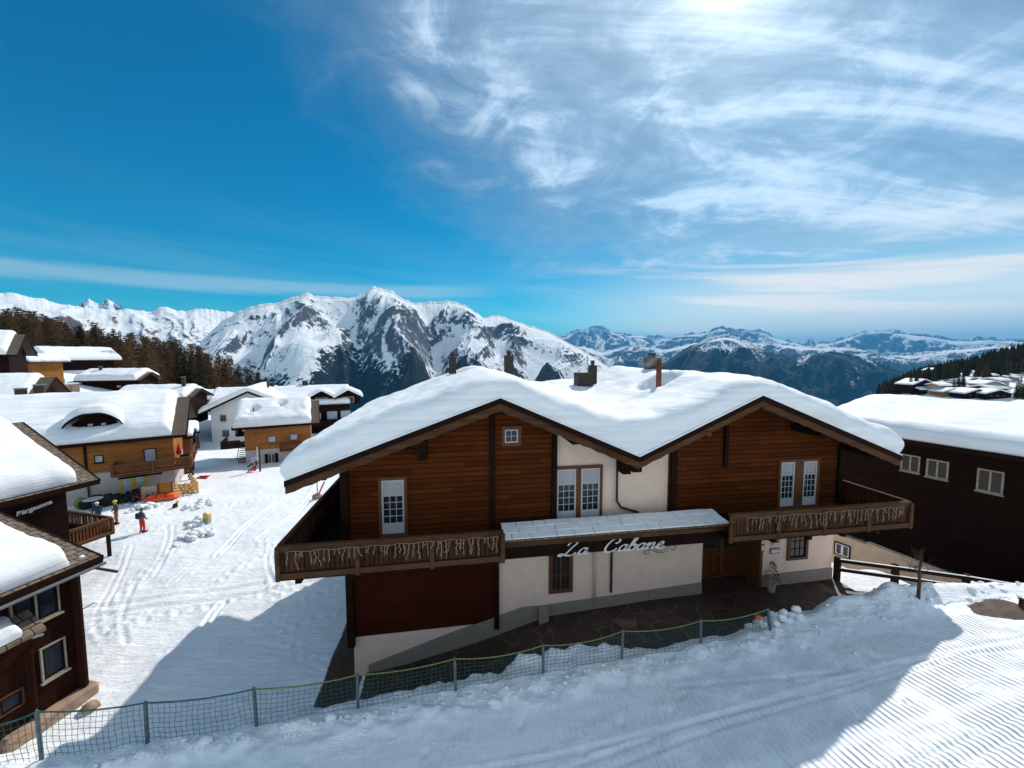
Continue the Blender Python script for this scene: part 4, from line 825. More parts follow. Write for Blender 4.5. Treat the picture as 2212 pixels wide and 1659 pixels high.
# long dark lodge with two dormers
def lodge():
    a=at(668,884,76); W,D=22,12; z0=-16.5; sx=15.5
    rt=chalet('lodge','long dark timber lodge with two gabled dormers and snowy roof, behind the larch house',a[:2],sx,z0,24,W,D,7.0,22,'x',1.1,1.0,.9,0,up='wood_dark',wins=[('F',sx+k*2.5+.6,3.6,2.0,1.7,dict(casing='trim_dark',cw=.06,cols=1,rows=1,glass='glass_blue')) for k in(1,2)]+[('F',sx+.4+k*1.2,3.7,.5,1.4,dict(casing='trim_dark',cw=.06,cols=1,rows=1,glass='glass_blue')) for k in(0,1)],chims=[(8.5,6,.9,11.0),(14.5,6,1.0,11.2)],seed=44)
    for xd,wd in((sx+.2,4.2),(sx+5.0,4.4)):
        m=MB(); zb=7.0; m.prism([(xd,zb-.3),(xd+wd,zb-.3),(xd+wd,zb+1.1),(xd+wd/2,zb+2.3),(xd,zb+1.1)],lambda p,q,e:(p,e,q),-.6,5); d=m.build('dormer',MT['wood_dark'],rt)
        k=.55; m=MB(); m.prism([(xd-k,zb+.80),(xd+wd/2,zb+2.35),(xd+wd+k,zb+.80),(xd+wd+k,zb+1.0),(xd+wd/2,zb+2.55),(xd-k,zb+1.0)],lambda p,q,e:(p,e,q),-1.3,5); m.build('dormer_roof',MT['beam_dark'],d)
        X0,X1=xd-k,xd+wd+k; zr=lambda X,Y:zb+1.0+1.55*(1-np.abs(X-(xd+wd/2))/(wd/2+k))
        snow_cap(zr,X0,X1,-1.3,6.0,.65,d,r=.5,nx=26,ny=22,seed=int(xd*3),name='dormer_snow')
        for j in(0,1): window(d,lambda a_,b,c:(a_,-.6-b,c),xd+wd/2-1.1+j*1.15,xd+wd/2-.05+j*1.15,zb-.1,zb+1.2,.0,casing='beam',cw=.06,cols=1,rows=1)
    MB().box(sx-1.0,W+.8,-2.0,-.01,2.6,2.75).build('balcony_floor',MT['beam_dark'],rt); railing(rt,(sx-1.0,-2.0),(W+.8,-2.0),2.75,.95,MT['wood_dark'],'beam_dark',post=4)
    MB().box(sx-1.0,W+.8,-1.6,-.01,5.6,5.75).build('upper_balcony_floor',MT['beam_dark'],rt); railing(rt,(sx-1.0,-1.6),(W+.8,-1.6),5.75,.95,MT['wood_dark'],'beam_dark',post=4)
    MB().tube([(sx-5.2,-.9,6.4),(sx-5.2,-.9,9.1)],.22,10).build('chimney_pipe',MT['chimney'],rt)
lodge()
a=at(404,866,84); chalet('hut','small larch hut with thick square snow roof at the foot of the forest',a[:2],0,-13.0,14,7.5,6,3.3,14,'x',.7,.6,1.25,0,up='wood_warm',wins=[('F',1.8,1.3,1.2,1.1,dict(casing='trim_dark',cw=.08,cols=1,rows=1)),('F',4.6,1.3,1.4,1.1,dict(casing='trim_dark',cw=.08,cols=1,rows=1))],seed=55)
a=at(420,905,60); chalet('shed','low dark shed under a domed snow cap beside the lamp post',a[:2],5,-14.2,40,5,4,2.3,18,'x',.5,.5,.9,0,up='wood_dark',seed=57,r=1.2)
# hillside houses on the upper left
a=at(178,838,78); chalet('hill_house','dark brown house with broad flat snow roof below the dark conifers',a[:2],0,-8.6,16,9.2,7,3.6,20,'x',.8,.8,1.1,0,up='wood_dark',wins=[('F',5.6,2.0,.8,.5,dict(casing='trim_dark',cw=.06,cols=1,rows=1,glass='pale_reflection'))],seed=61,inset=(0,.7,0,0),chims=[(2.0,2.0,.4,6.3)])
a=at(252,868,60); chalet('barn','long low barn with flat snow roof and one chimney behind the inn',a[:2],0,-10.0,17,9.2,7,3.0,19,'x',.8,.7,1.0,0,up='wood_dark',seed=63,inset=(0,.8,0,0),chims=[(7.9,2.2,.45,6.4)])
a=at(98,803,92); chalet('white_based_chalet','dark chalet with white ground floor, white windows and gable toward the slope',a[:2],5.2,-6.2,-24,8.5,11,5.6,25,'y',1.2,1.4,.95,2.6,'plaster_white','wood_dark',[('F',4.6,5.2,1.2,1.0,PW),('F',6.2,5.2,1.0,1.0,PW),('F',4.6,3.2,1.2,1.2,PW),('F',6.2,3.2,1.0,1.2,PW),('F',4.2,.9,2.4,.9,PW),('L',6.5,3.6,1.2,1.2,PW)],seed=65)
a=at(52,822,66); chalet('yellow_cabin','narrow honey yellow cabin with small gabled snow roof at the left edge',a[:2],1.8,-5.6,-6,3.6,4.2,4.7,27,'y',.8,.7,.5,0,up='wood_warm',wins=[('F',.45,2.7,.5,1.0,dict(casing='trim_dark',cw=.06,cols=1,rows=1)),('F',2.0,2.5,.75,1.4,dict(casing='trim_dark',cw=.06,cols=1,rows=1)),('F',2.0,.2,.8,1.7,dict(casing='trim_dark',cw=.06,cols=1,rows=1))],seed=67)
a=at(20,790,56); chalet('tall_chalet','tall dark chalet with exposed slate verge cut by the left picture edge',a[:2],9,-6.5,40,9,8,7.0,33,'x',.9,1.0,.9,0,up='wood_dark',seed=69,inset=(0,1.0,0,0))
a=at(60,862,47); chalet('red_brown_house','red brown house with snowy roof and slate verge behind the inn chimneys',a[:2],10,-9.5,32,10,8,4.2,30,'x',1.6,1.2,.9,0,up='wood_main',seed=71,inset=(0,1.3,0,0))
# big dark house on the right
def right_house():
    a=at(1930,955,24.2); yaw=-67; W,D=16,13
    c,s=math.cos(R(yaw)),math.sin(R(yaw)); an=(a[0]-s*.9,a[1]+c*.9); lx=3.9
    wn=dict(casing='frame_old',cw=.045,leaves=2,cols=1,rows=1,sill=True,sw=.04,sash='frame_old')
    rt=chalet('dark_house','big dark timber house with a thick smooth snow roof at the right edge',an,lx,-11.3,yaw,W,D,6.05,10.0,'x',.9,1.0,.95,0,up='wood_dark',wins=[('F',3.99,3.94,.90,1.08,wn),('F',5.18,3.88,.96,1.12,wn),('F',7.27,3.69,.98,1.28,wn)],seed=81,r=.9)
    return rt
right_house()
def ramp_wall():
    p0=at(1872,1172,21.5); p1=at(2100,1262,17.9); rt=root('stair_parapet','beige rendered parapet sloping down beside the dark house',"wall",(p0[0],p0[1],-12.2))
    yaw=math.atan2(p1[1]-p0[1],p1[0]-p0[0]); rt.rotation_euler=(0,0,yaw); L=math.hypot(p1[0]-p0[0],p1[1]-p0[1]); h0,h1=p0[2]+12.2,p1[2]+12.2
    MB().prism([(-1.6,-.5),(L,-.5),(L,h1-.12),(0,h0-.12),(-1.6,h0-.12)],lambda p,q,e:(p,e,q),0,.3).build('wall',MT['beige'],rt)
    MB().prism([(0,h0-.118),(L,h1-.118),(L,h1),(0,h0)],lambda p,q,e:(p,e,q),-.04,.34).build('coping',MT['beige'],rt)
    window(rt,lambda a,b,c:(a,-b,c),-1.5,-.7,h0-1.35,h0-.55,0,casing='trim_dark',cw=.06,leaves=2,cols=1,rows=1)
ramp_wall()
# chalet with the script sign on the left: eaves toward the piste
def sign_chalet():
    e=at(213,1040,20.0); yaw=R(75); lx=np.array((math.cos(yaw),math.sin(yaw))); ly=np.array((-math.sin(yaw),math.cos(yaw)))
    an=e[:2]-.8*lx+1.0*ly; W=11
    rt=chalet('sign_chalet','dark chalet with a white name sign under its eave, slate verge and rounded roof snow',an,W,-12.2,75,W,10,5.95,25,'x',1.0,.8,.95,0,up='wood_dark',seed=91,inset=(0,.75,.1,0),roofm='slate',r=.8)
    cu=bpy.data.curves.new('letters','FONT'); cu.body='Bärgsunna'; cu.size=.30; cu.extrude=.02; cu.offset=.008; cu.shear=.22; cu.space_character=1.0
    t_=bpy.data.objects.new('letters',cu); col.objects.link(t_); bpy.context.view_layer.update(); me=bpy.data.meshes.new_from_object(t_.evaluated_get(bpy.context.evaluated_depsgraph_get())); bpy.data.objects.remove(t_); o=bpy.data.objects.new('name_lettering',me); col.objects.link(o); o.parent=rt; o.rotation_euler=(R(90),R(-9),0); o.location=(W-1.78,-.07,4.60); me.materials.clear(); me.materials.append(MT['text_white'])
    # balcony
    x0,x1=W+.05,W+3.65; y0=3.6
    MB().box(x0,x1,y0,9,.78,.9).build('balcony_floor',MT['beam_dark'],rt); railing(rt,(x0,y0),(x1,y0),.9,1.0,MT['brown_v'],'casing',gap=.06,post=3); railing(rt,(x1,y0+.1),(x1,9.0),.9,1.0,MT['brown_v'],'casing',gap=.05,post=3)
    for y in(y0+.1,8.8): MB().box(x1-.2,x1-.05,y,y+.15,-1.5,.78).build('post',MT['beam_dark'],rt)
    return rt
sign_chalet()
# log annex in front of it, lean-to roof of stone slates
def log_annex():
    yaw=80; e=at(220,1225,13.9); lx=np.array((math.cos(R(yaw)),math.sin(R(yaw)))); ly=np.array((-math.sin(R(yaw)),math.cos(R(yaw))))
    an=e[:2]-.75*lx+.75*ly; W=8.4
    rt=chalet('log_annex','dark log annex with lean-to slate roof, white framed windows and stone foot, bottom left',an,8,-12.4,yaw,W,4.3,4.95,15,'m',.75,.35,.85,0,up='wood_log',inset=(0,.75,.1,.3),roofm='slate',seed=95,r=.7)
    F=FACE['F'](W,4)
    window(rt,F,6.72,7.92,3.25,4.48,.0,casing='frame_old',cw=.05,leaves=2,cols=1,rows=1,sash='trim_dark',sill=True,gap=.06)
    window(rt,F,7.30,7.97,1.05,2.28,.0,casing='frame_old',cw=.055,cols=1,rows=1,sash='trim_dark',sill=True)
    window(rt,F,6.25,6.85,.75,1.35,.0,casing='beam',cw=.05,cols=1,rows=1,sash='trim_dark')
    MB().tube([(W-.06,-.10,.05),(W-.06,-.10,4.7)],.14,10).build('corner_log',MT['wood_log'],rt); MB().tube([(7.05,-.10,-1),(7.05,-.10,2.6)],.07,8).build('log_post',MT['wood_log'],rt)
    MB().box(W-2.2,W+.28,-.36,.6,-1.6,.02).build('stone_foot',MT['stone_tan'],rt,bev=.1)
    # rain gutter with spout
    MB().tube([(W-7,-.86,4.66),(W+.4,-.86,4.66)],.06,8).build('gutter',MT['metal_grey'],rt); MB().tube([(W+.1,-.86,4.62),(W+.62,-1.05,4.2)],.05,8).build('spout',MT['pipe'],rt)
    # small lower pent roof
    MB().prism([(-.78,3.22),(0,3.78),(0,3.90),(-.78,3.34)],lambda p,q,e_:(e_,p,q),W-8,7.12).build('pent_roof',MT['slate'],rt)
    zr=lambda X,Y:3.37+.72*(Y+.78)
    snow_cap(zr,W-8,6.55,-.76,-.02,.32,rt,r=.28,nx=40,ny=18,seed=97,name='pent_snow')
    MB().tube([(6.75,-.82,3.22),(7.0,-.8,3.15),(7.35,-.1,2.75)],.04,8).build('downpipe',MT['metal_grey'],rt)
    q=random.Random(3)
    for k in range(5): MB().blob((W-.25+q.uniform(-.3,.4),-.5+q.uniform(-.2,.5),5.02+q.uniform(-.02,.04)),.08,.09,.05,k).build('snow_scrap',MT['snow'],rt,True)
    MB().tube([(W+.02,-.02,2.9),(W+.5,-.02,2.94)],.018,6).build('iron_bracket',MT['metal_post'],rt)
    return rt
log_annex()
b=gp(196,1530); o=MB().blob((0,0,.08),.26,.22,.18,5,.2,3).build('boulder',MT['stone_tan'],None,True); o.location=b; tag(o,'tan boulder lying at the stone foot of the log annex','rock')
# ------------------------------------------------------------------ trees
def tree_mesh(kind,seed):
    q=random.Random(seed); rt=None; t=MB(); t.tube([(0,0,-.03),(q.uniform(-.006,.006),q.uniform(-.006,.006),.5),(0,0,.985)],[.013,.009,.002],6)
    c=MB(); lv=30 if kind=='spruce' else 26; z0=.03 if kind=='spruce' else .06
    for i in range(lv):
        z=z0+(.985-z0)*(i/lv)**.93; k=(1-z)
        Lm=(.185*k**.85+.010) if kind=='spruce' else (.17*min(1,k*1.5)**.8*(.55+.45*min(1,z/.3))+.008)
        n=int(5+6*k) if kind=='spruce' else int(5+4*k)
        for j in range(n):
            a=6.2832*(j+q.random())/n; L=Lm*q.uniform(.6,1.15); dr=-.30 if kind=='spruce' else q.uniform(-.05,.28)
            d=Vector((math.cos(a),math.sin(a),0)); s=Vector((-d.y,d.x,0)); p=Vector((0,0,z+q.uniform(-.01,.01)))
            if kind=='spruce':
                m=p+d*L*.55+Vector((0,0,L*dr*.4)); e=p+d*L+Vector((0,0,L*dr*1.0+.012*k)); w=L*.17+.004
                c.add([p-s*.003,p+s*.003,m+s*w,m-s*w,e],[(0,1,2,3),(3,2,4)])
                for _ in range(4):
                    f=q.uniform(.3,1.0); b=p+(e-p)*f+s*q.uniform(-1,1)*w; h=q.uniform(.012,.032)*(.5+k); x=s*q.uniform(.005,.013)+d*q.uniform(-.006,.006)
                    c.add([b-x,b+x,b+Vector((0,0,-h))+d*.006],[(0,1,2)])
            else:
                e=p+d*L+Vector((0,0,L*dr)); x=s*.0022
                c.add([p-x,p+x,e],[(0,1,2)])
                for _ in range(16):
                    f=q.uniform(.15,1.0); b=p+(e-p)*f; g=(s*q.uniform(-1,1)+d*.5+Vector((0,0,q.uniform(-.9,.7)))).normalized()*q.uniform(.014,.042); x=g.cross(d).normalized()*q.uniform(.0016,.0046)
                    c.add([b-x,b+x,b+g],[(0,1,2)])
    return t,c
def to_mesh(mb,name,mat):
    o=mb.build(name,mat); me=o.data; bpy.data.objects.remove(o); return me
TREES={k:[(to_mesh(t,'trunk',MT['bark']),to_mesh(c,'crown',MT[k])) for t,c in(tree_mesh(k,sd) for sd in sds)] for k,sds in(('spruce',(1,2,3,4)),('larch',(11,12,13,14)))}
TLAB={'spruce':'dark green spruce standing in the wood above the village','larch':'bare brown larch standing in the wood above the village'}
def put_tree(kind,loc,h,w,q,group,label):
    tm,cm=q.choice(TREES[kind]); r=bpy.data.objects.new(kind,None); col.objects.link(r); r.location=loc; r.scale=(h*w,h*w,h); r.rotation_euler=(0,0,q.uniform(0,6.28)); r.empty_display_size=.05; tag(r,label,'tree',group)
    for nm,me in(('trunk',tm),('crown',cm)): o=bpy.data.objects.new(nm,me); col.objects.link(o); o.parent=r
def forest():
    q=random.Random(21); TU=[-120,0,60,130,165,190,215,260,330,400,450,500,550,600,650]; TV=[640,654,656,670,694,682,690,706,714,732,744,764,792,816,838]
    n=0; tries=0; spots=[]
    while n<285 and tries<6000:
        tries+=1; u=q.uniform(-90,640); d=q.uniform(104,185) if u<330 else q.uniform(112,185)
        if u>480: d=q.uniform(125,180)
        x=(u-1106)/FPX*d; 
        if any((x-a)**2+(d-b)**2<2.6**2 for a,b in spots): continue
        g=gz(x,d); vt=float(np.interp(u,TU,TV)); rank=(d-104)/81; v=vt+abs(q.gauss(0,13))+(1-rank)*q.uniform(0,42); top=float(at(u,v,d)[2]); h=top-g
        if h<7.5: continue
        h=min(h,31)
        kind='spruce' if q.random()<(.62 if 140<u<300 or u>520 else .36) else 'larch'
        put_tree(kind,(x,d,g-.2),h,q.uniform(1.05,1.45)*(1.3 if h<14 else 1.0),q,'conifers in the hillside wood',TLAB[kind]); spots.append((x,d)); n+=1
forest()
def far_wood():
    q=random.Random(5); m=MB(); l=MB(); TU=[1865,1885,1910,1950,1962,1972,2000,2030,2060,2100,2130,2160,2190,2212,2300,2400]; TV=[848,838,824,808,803,796,790,784,776,768,758,750,742,735,712,690]
    BU=[1865,1960,2000,2050,2130,2212,2300]; BV=[856,846,824,812,812,798,790]
    for k in range(950):
        u=q.uniform(1868,2330); vt=np.interp(u,TU,TV); vb=np.interp(u,BU,BV); f=q.random(); d=330+230*f
        if u<1960: d=q.uniform(380,470)
        x=(u-1106)/FPX*d; top=at(u,vt+abs(q.gauss(0,2))+(1-f)*max(0,(vb-vt-22)),d); g=gz(x,d); h=q.uniform(15,25); b=max(g-2,top[2]-h); zt=top[2]; r=h*.17
        if 768-b/d*FPX>vb+9: continue
        M2=m if q.random()<.6 else l
        for i in range(7):
            t=i/7; z=b+(zt-b)*(.12+.88*t); rr=r*(1-t)**.8+.3; n=7; o=q.random()*6
            ring_=[(x+rr*q.uniform(.6,1.25)*math.cos(o+6.2832*j/n),d+rr*math.sin(o+6.2832*j/n),z-rr*.25*q.uniform(.4,1.5)) for j in range(n)]
            M2.add(ring_+[(x,d,z+(zt-b)*.26)],[(j,(j+1)%n,n) for j in range(n)])
    tag(m.build('far_spruce_wood',MT['spruce']),kind='stuff'); tag(l.build('far_larch_wood',MT['larch_dark']),kind='stuff')
MT['larch_dark']=foliage('distant larch',(.022,.014,.008),(.055,.034,.018))
far_wood()
def village_trees():
    q=random.Random(77)
    for u0,u1,v0,v1,vb,n,d,lab in((1966,1981,797,806,823,4,330,'dark spruce standing left above the big hall of the far village'),(2055,2082,806,816,832,7,320,'dark spruce in the clump between hall and huts of the far village'),(2192,2214,812,828,858,6,250,'dark spruce at the right picture edge below the far village')):
        for k in range(n):
            u=q.uniform(u0,u1); p=at(u,vb+q.uniform(-3,3),d+q.uniform(-12,12)); h=(vb-q.uniform(v0,v1))/FPX*d
            put_tree('spruce',(p[0],p[1],p[2]-.5),h+.5,q.uniform(1.0,1.4),q,'spruces among the far village',lab)
village_trees()
def rv(X,Y): return 1810+.1815*X,740.6+.1815*Y
def far_village():
    hs=[(905,1220,500,592,8,'y','wood_dark','big dark hall with a broad white gable roof below the far wood'),(1225,1385,515,598,0,'x','beige','beige flat annex beside the dark gabled hall'),
    (1005,1165,560,598,0,'x','wood_dark','low dark house in front of the gabled hall'),(1490,1610,462,487,5,'x','wood_dark','small dark hut with flat snow slab left of the village slope'),(1530,1730,498,522,0,'x','plaster_grey','wide low grey house under one snow sheet in the middle of the far village'),(1740,1850,455,472,5,'x','wood_dark','narrow dark hut beside the beige gabled house'),(1795,1905,395,422,0,'x','wood_dark','highest dark house at the edge of the far wood'),
    (1925,2110,455,532,12,'x','beige','tall beige house with bright roof at the right of the far village'),(1745,1945,500,562,-10,'y','beige','beige gabled house in the centre of the far village'),(1835,2060,548,584,5,'x','wood_dark','long dark house under the tall beige house'),(1510,1640,540,562,0,'x','wood_dark','small dark house above the front row of far roofs'),
    (1275,1475,595,622,-12,'y','wood_warm','brown gabled house at the left of the front row of far roofs'),(1400,1560,580,606,6,'x','plaster_grey','grey house second from the left in the front row of far roofs'),(1540,1800,605,648,-8,'y','wood_dark','broad dark gabled house in the middle of the front row of far roofs'),(1790,2030,608,656,-14,'y','wood_dark','broad dark gabled house at the right of the front row of far roofs'),
    (1035,1120,345,402,-8,'y','wood_dark','dark gabled house among spruces left above the hall'),(1100,1210,330,412,-10,'y','stone_tan','tan house among spruces above the hall'),(1310,1355,378,402,0,'x','wood_dark','tiny hut between spruces right above the hall'),(2110,2165,418,452,0,'x','beige','small beige house at the right picture edge near the far wood')]
    for i,(X0,X1,Ye,Yb,yaw,ax,mt,lab) in enumerate(hs):
        u0,vb=rv(X0,Yb); u1,ve=rv(X1,Ye); p=gp((u0+u1)/2,vb,200); d=p[1]; W=(u1-u0)/FPX*d; H=max(2.5,(vb-ve)/FPX*d); x0=(u0-1106)/FPX*d
        win=[('F',W*.15+k*W*.25,H*.45,W*.10,H*.22,dict(casing='trim_dark',cw=.2,cols=1,rows=1,glass='glass_blue' if k%2 else 'glass')) for k in range(3)]
        Wy=W*.85 if ax=='y' else W; 
        chalet('distant_house',lab,(x0,d),0,p[2],yaw,W,min(W*.9,14),H,20 if ax=='y' else 14,ax,1.2,1.2,1.1,0,up=mt,wins=win,seed=200+i,simple=True,r=1.0,group='houses of the far village',tk=.4)
far_village()
# ------------------------------------------------------------------ fences, posts and small things outdoors
def line_pt(u,n):                    # plan point on the line n metres in front of the facade, seen at picture column u
    r=ray(u,1400); k=r[0]/r[1]; y=(n+HX*hs_-HY*hc)/(k*hs_-hc); return k*y,y
def net_fence():
    tops=[(66,1537),(305,1518),(544,1488),(770,1458),(982,1423),(1173,1394),(1345,1363),(1512,1341),(1655,1316)]; P=[]
    x0,y0=line_pt(66,4.3); rt=root('net_fence','low safety fence of green netting on grey posts along the edge of the groomed piste','fence',(x0,y0,0))
    o=lambda x,y,z:(x-x0,y-y0,z)
    q=random.Random(8)
    for i,(u,v) in enumerate(tops):
        x,y=line_pt(u,4.3); d=y; zt=float(at(u,v,d)[2]); g=gz(x,y); lean=(-.16,.0) if i==8 else(q.uniform(-.03,.03),0)
        MB().tube([o(x-lean[0],y,g-.4),o(x,y,zt)],.045,8).build('post',MT['metal_post'],rt); MB().tube([o(x,y,zt),o(x,y,zt+.05)],.022,6).build('post_hook',MT['metal_post'],rt)
        P.append((x,y,zt,g))
    ex,ey=line_pt(-60,4.3); eg=gz(ex,ey); P=[(ex,ey,eg+1.1,eg)]+P
    cell=.135
    for i in range(len(P)-1):
        a,b=P[i],P[i+1]; L=math.hypot(b[0]-a[0],b[1]-a[1]); n=int(L/cell); sag=.10+.05*L*q.uniform(.7,1.2)*(1.3 if i>4 else .6); cols=[]
        for k in range(n+1):
            t=k/n; x=a[0]+(b[0]-a[0])*t; y=a[1]+(b[1]-a[1])*t; zt=a[2]+(b[2]-a[2])*t-sag*4*t*(1-t)*.5; cols.append((x,y,zt))
        G=ground_z(np.array([c[0] for c in cols]),np.array([c[1]-.02 for c in cols]))
        rows=8; m=MB(); grid=[]
        for k,(x,y,zt) in enumerate(cols):
            zb=min(float(G[k])-.05,zt-.3); w=.04*math.sin(k*.35+i)
            grid.append([o(x+q.uniform(-.012,.012)+.02*math.sin(r_*.8+k*.2),y+w*(r_/rows)+q.uniform(-.01,.01),zt-.03+(zb-zt)*(r_/rows)+q.uniform(-.008,.008)) for r_ in range(rows+1)])
        for k in range(n+1): m.tube(grid[k],.0055,3,False)
        for r_ in range(0,rows+1): m.tube([grid[k][r_] for k in range(n+1)],.0055,3,False)
        m.build('net',MT['net'],rt); MB().tube([o(c[0],c[1],c[2]) for c in cols],.016,5).build('rope',MT['rope'] if i>2 else MT['net'],rt)
    # orange cloth tied near the last post
    x,y,zt,g=P[-1]; MB().box(x-x0-.42,x-x0-.25,y-y0-.03,y-y0+.02,zt-.36,zt-.20).build('cloth_tie',MT['orange'],rt)
net_fence()
def clods():
    q=random.Random(31); m=MB()
    for k in range(190):
        s=q.uniform(-6,16.5); n=4.45+abs(q.gauss(0,.30))-.05 if q.random()<.85 else q.uniform(4.4,6.0); x,y,_=HP(s,n,0); r=q.choice([.02,.03,.03,.04,.06]) if q.random()<.95 else q.uniform(.08,.14)
        m.blob((x,y,gz(x,y)+r*.3),r*q.uniform(.8,1.7),r*q.uniform(.8,1.4),r*q.uniform(.6,1.0),k,.25,2 if r>.08 else 1)
    for k in range(26): x,y,_=HP(15.3+q.gauss(0,.35),3.7+q.gauss(0,.25),0); m.blob((x,y,gz(x,y)+q.uniform(0,.3)),.16,.14,.12,k,.3,2)
    for k in range(60): x,y,_=HP(q.uniform(17,27),q.uniform(3.6,5.2),0); r=q.uniform(.03,.10); m.blob((x,y,gz(x,y)+r*.2),r*1.3,r,r*.8,k,.25,1)
    tag(m.build('snow_clods',MT['snow'],None,True),kind='stuff')
clods()
def rail_fence():
    ps=[(1810,1203,17.7),(1935,1219,16.95),(2090,1240,15.9),(2262,1268,14.9)]; pts=[at(*p) for p in ps]; b=pts[0]
    rt=root('rail_fence','dark wooden post and rail fence right of the chalet by the road','fence',(b[0],b[1],0)); L=[Vector((p[0]-b[0],p[1]-b[1],p[2])) for p in pts]
    for p in L: MB().box(p.x-.11,p.x+.11,p.y-.11,p.y+.11,p.z-1.35,p.z).build('post',MT['beam_dark'],rt,bev=.02)
    for i in range(3):
        for dz in(-.12,-.55): MB().beam(L[i]+Vector((0,-.14,dz)),L[i+1]+Vector((0,-.14,dz)),.07,.15).build('rail',MT['beam_dark'],rt); MB().beam(L[i]+Vector((0,-.14,dz+.088)),L[i+1]+Vector((0,-.14,dz+.088)),.06,.02).build('snow_strip',MT['snow'],rt)
rail_fence()
def sapling():
    b=gp(1983,1292); q=random.Random(12); rt=root('sapling','bare young tree with thin twigs in the snow mound before the rail fence','tree',tuple(b)); MB().tube([(0,0,-.3),(.01,0,.5),(-.02,0,1.0),(.0,0,1.75)],[.06,.05,.035,.012],7).build('trunk',MT['bark'],rt)
    m=MB()
    for k in range(26):
        z=q.uniform(.75,1.65); a=q.uniform(0,6.28); L=q.uniform(.2,.75)*(1.2-z*.4); e=Vector((L*math.cos(a),L*math.sin(a)*.6,z+L*q.uniform(.2,.9))); md=Vector((e.x*.5,e.y*.5,z+(e.z-z)*.35)); m.tube([(0,0,z),md,e],[.012,.008,.004],4)
        for _ in range(3): s=md+(e-md)*q.random(); m.tube([s,s+Vector((q.uniform(-.15,.15),q.uniform(-.1,.1),q.uniform(.05,.2)))],[.005,.003],3)
    m.build('twigs',MT['bark'],rt)
sapling()
b=gp(2207,1312); rt=root('stake','short square wooden stake at the edge of the bare soil patch','post',tuple(b)); MB().box(-.06,.06,-.06,.06,-.3,.26).build('shaft',MT['beam'],rt,bev=.015); MB().box(-.075,.075,-.075,.075,.262,.29).build('top',MT['beam_dark'],rt)
# inn forecourt
ib=lambda u,v,d:at(u,v,d)
def deck():
    c=gp(428,1067); zc=float(c[2]); rt=root('wooden_deck','fresh pine deck with open rails at the right front corner of the inn','deck',tuple(c))
    f=Vector((-2.7,2.5,0)); l=Vector((-1.75,-.62,0)); q=MB()
    for k in range(14):
        p=f*(k/14); e=f*((k+.86)/14); q.add([p+Vector((0,0,z_)) for z_ in(.10,)]+[e+Vector((0,0,.10)),e+l+Vector((0,0,.10)),p+l+Vector((0,0,.10)),p+Vector((0,0,.15)),e+Vector((0,0,.15)),e+l+Vector((0,0,.15)),p+l+Vector((0,0,.15))],[(3,2,1,0),(4,5,6,7),(0,1,5,4),(1,2,6,5),(2,3,7,6),(3,0,4,7)])
    q.build('planks',MT['pine'],rt)
    for d_,n in((f,4),(l,2)):
        for k in range(0 if d_ is f else 1,n+1): p=d_*(k/n); MB().box(p.x-.05,p.x+.05,p.y-.05,p.y+.05,-.4,1.12).build('post',MT['pine'],rt)
        for dz in(.42,.70,.98): MB().beam(d_*0+Vector((0,-.06,dz)),d_+Vector((0,-.06,dz)),.04,.11).build('rail',MT['pine'],rt)
deck()
def screen(u0,u1,v,h,lab,n,mt):
    a=gp(u0,v);b=gp(u1,v-3); yaw=math.atan2(b[1]-a[1],b[0]-a[0]); L=math.hypot(b[0]-a[0],b[1]-a[1]); rt=root('wind_screen',lab,'screen',tuple(a),yaw,'board screens round the inn terrace')
    MB().box(0,L,-.02,.02,.05,h).build('panel',MT[mt],rt); 
    for x in(0,L-.08): MB().box(x,x+.08,-.05,.05,-.3,h+.05).build('post',MT['casing'],rt)
screen(304,343,1083,1.25,'tan board screen on the inn terrace behind the dark chair',0,'beige'); screen(344,374,1081,1.5,'red brown board screen on the inn terrace beside the pine deck',0,'wood_warm')
def rescue_sled():
    p=gp(352,1082); rt=root('orange_sled','bright orange rescue sled lying in the snow before the inn screens','sled',tuple(p),R(25)); m=MB()
    pts=[(-1.2,-.35),(.9,-.42),(1.25,0),(.9,.42),(-1.2,.35)]
    m.prism(pts,lambda p_,q,e:(p_,q,e),.05,.34); m.build('hull',MT['orange'],rt,bev=.1)
    for k in range(3): MB().blob((-.7+k*.6,0,.42),.34,.33,.16,k,.2).build('tarp',MT['orange'],rt,True)
    MB().tube([(-1.2,.3,.3),(-1.7,.3,.7),(-1.7,-.3,.7),(-1.2,-.3,.3)],.03,6).build('handle',MT['red'],rt)
rescue_sled()
def chair(u,v,lab,yaw):
    p=gp(u,v); rt=root('terrace_chair',lab,'chair',tuple(p),yaw,'dark chairs on the inn terrace')
    MB().box(-.24,.24,-.24,.24,.43,.47).build('seat',MT['black'],rt); MB().box(-.24,.24,.20,.25,.5,.95).build('backrest',MT['black'],rt)
    for x in(-.21,.21):
        for y in(-.21,.21): MB().box(x-.02,x+.02,y-.02,y+.02,-.05,.43).build('leg',MT['metal_post'],rt)
        MB().box(x-.025,x+.025,-.22,.22,.64,.67).build('armrest',MT['black'],rt)
for i,(u,v,lab) in enumerate([(324,1082,'dark chair standing before the tan board screen'),(296,1080,'dark chair right of the yellow windowed terrace tables'),(283,1084,'dark chair at the front middle of the inn terrace'),(268,1086,'dark chair at the left end of the inn terrace')]): chair(u,v,lab,R(30+40*i))
def table(u,v,lab,r,mt,h=.74):
    p=gp(u,v); rt=root('round_table',lab,'table',tuple(p)); m=MB(); m.tube([(0,0,h),(0,0,h+.04)],r,24); m.build('tabletop',MT[mt],rt); MB().tube([(0,0,0),(0,0,h)],.04,8).build('leg',MT['metal_post'],rt); MB().tube([(0,0,0),(0,0,.03)],.25,14).build('base',MT['metal_post'],rt)
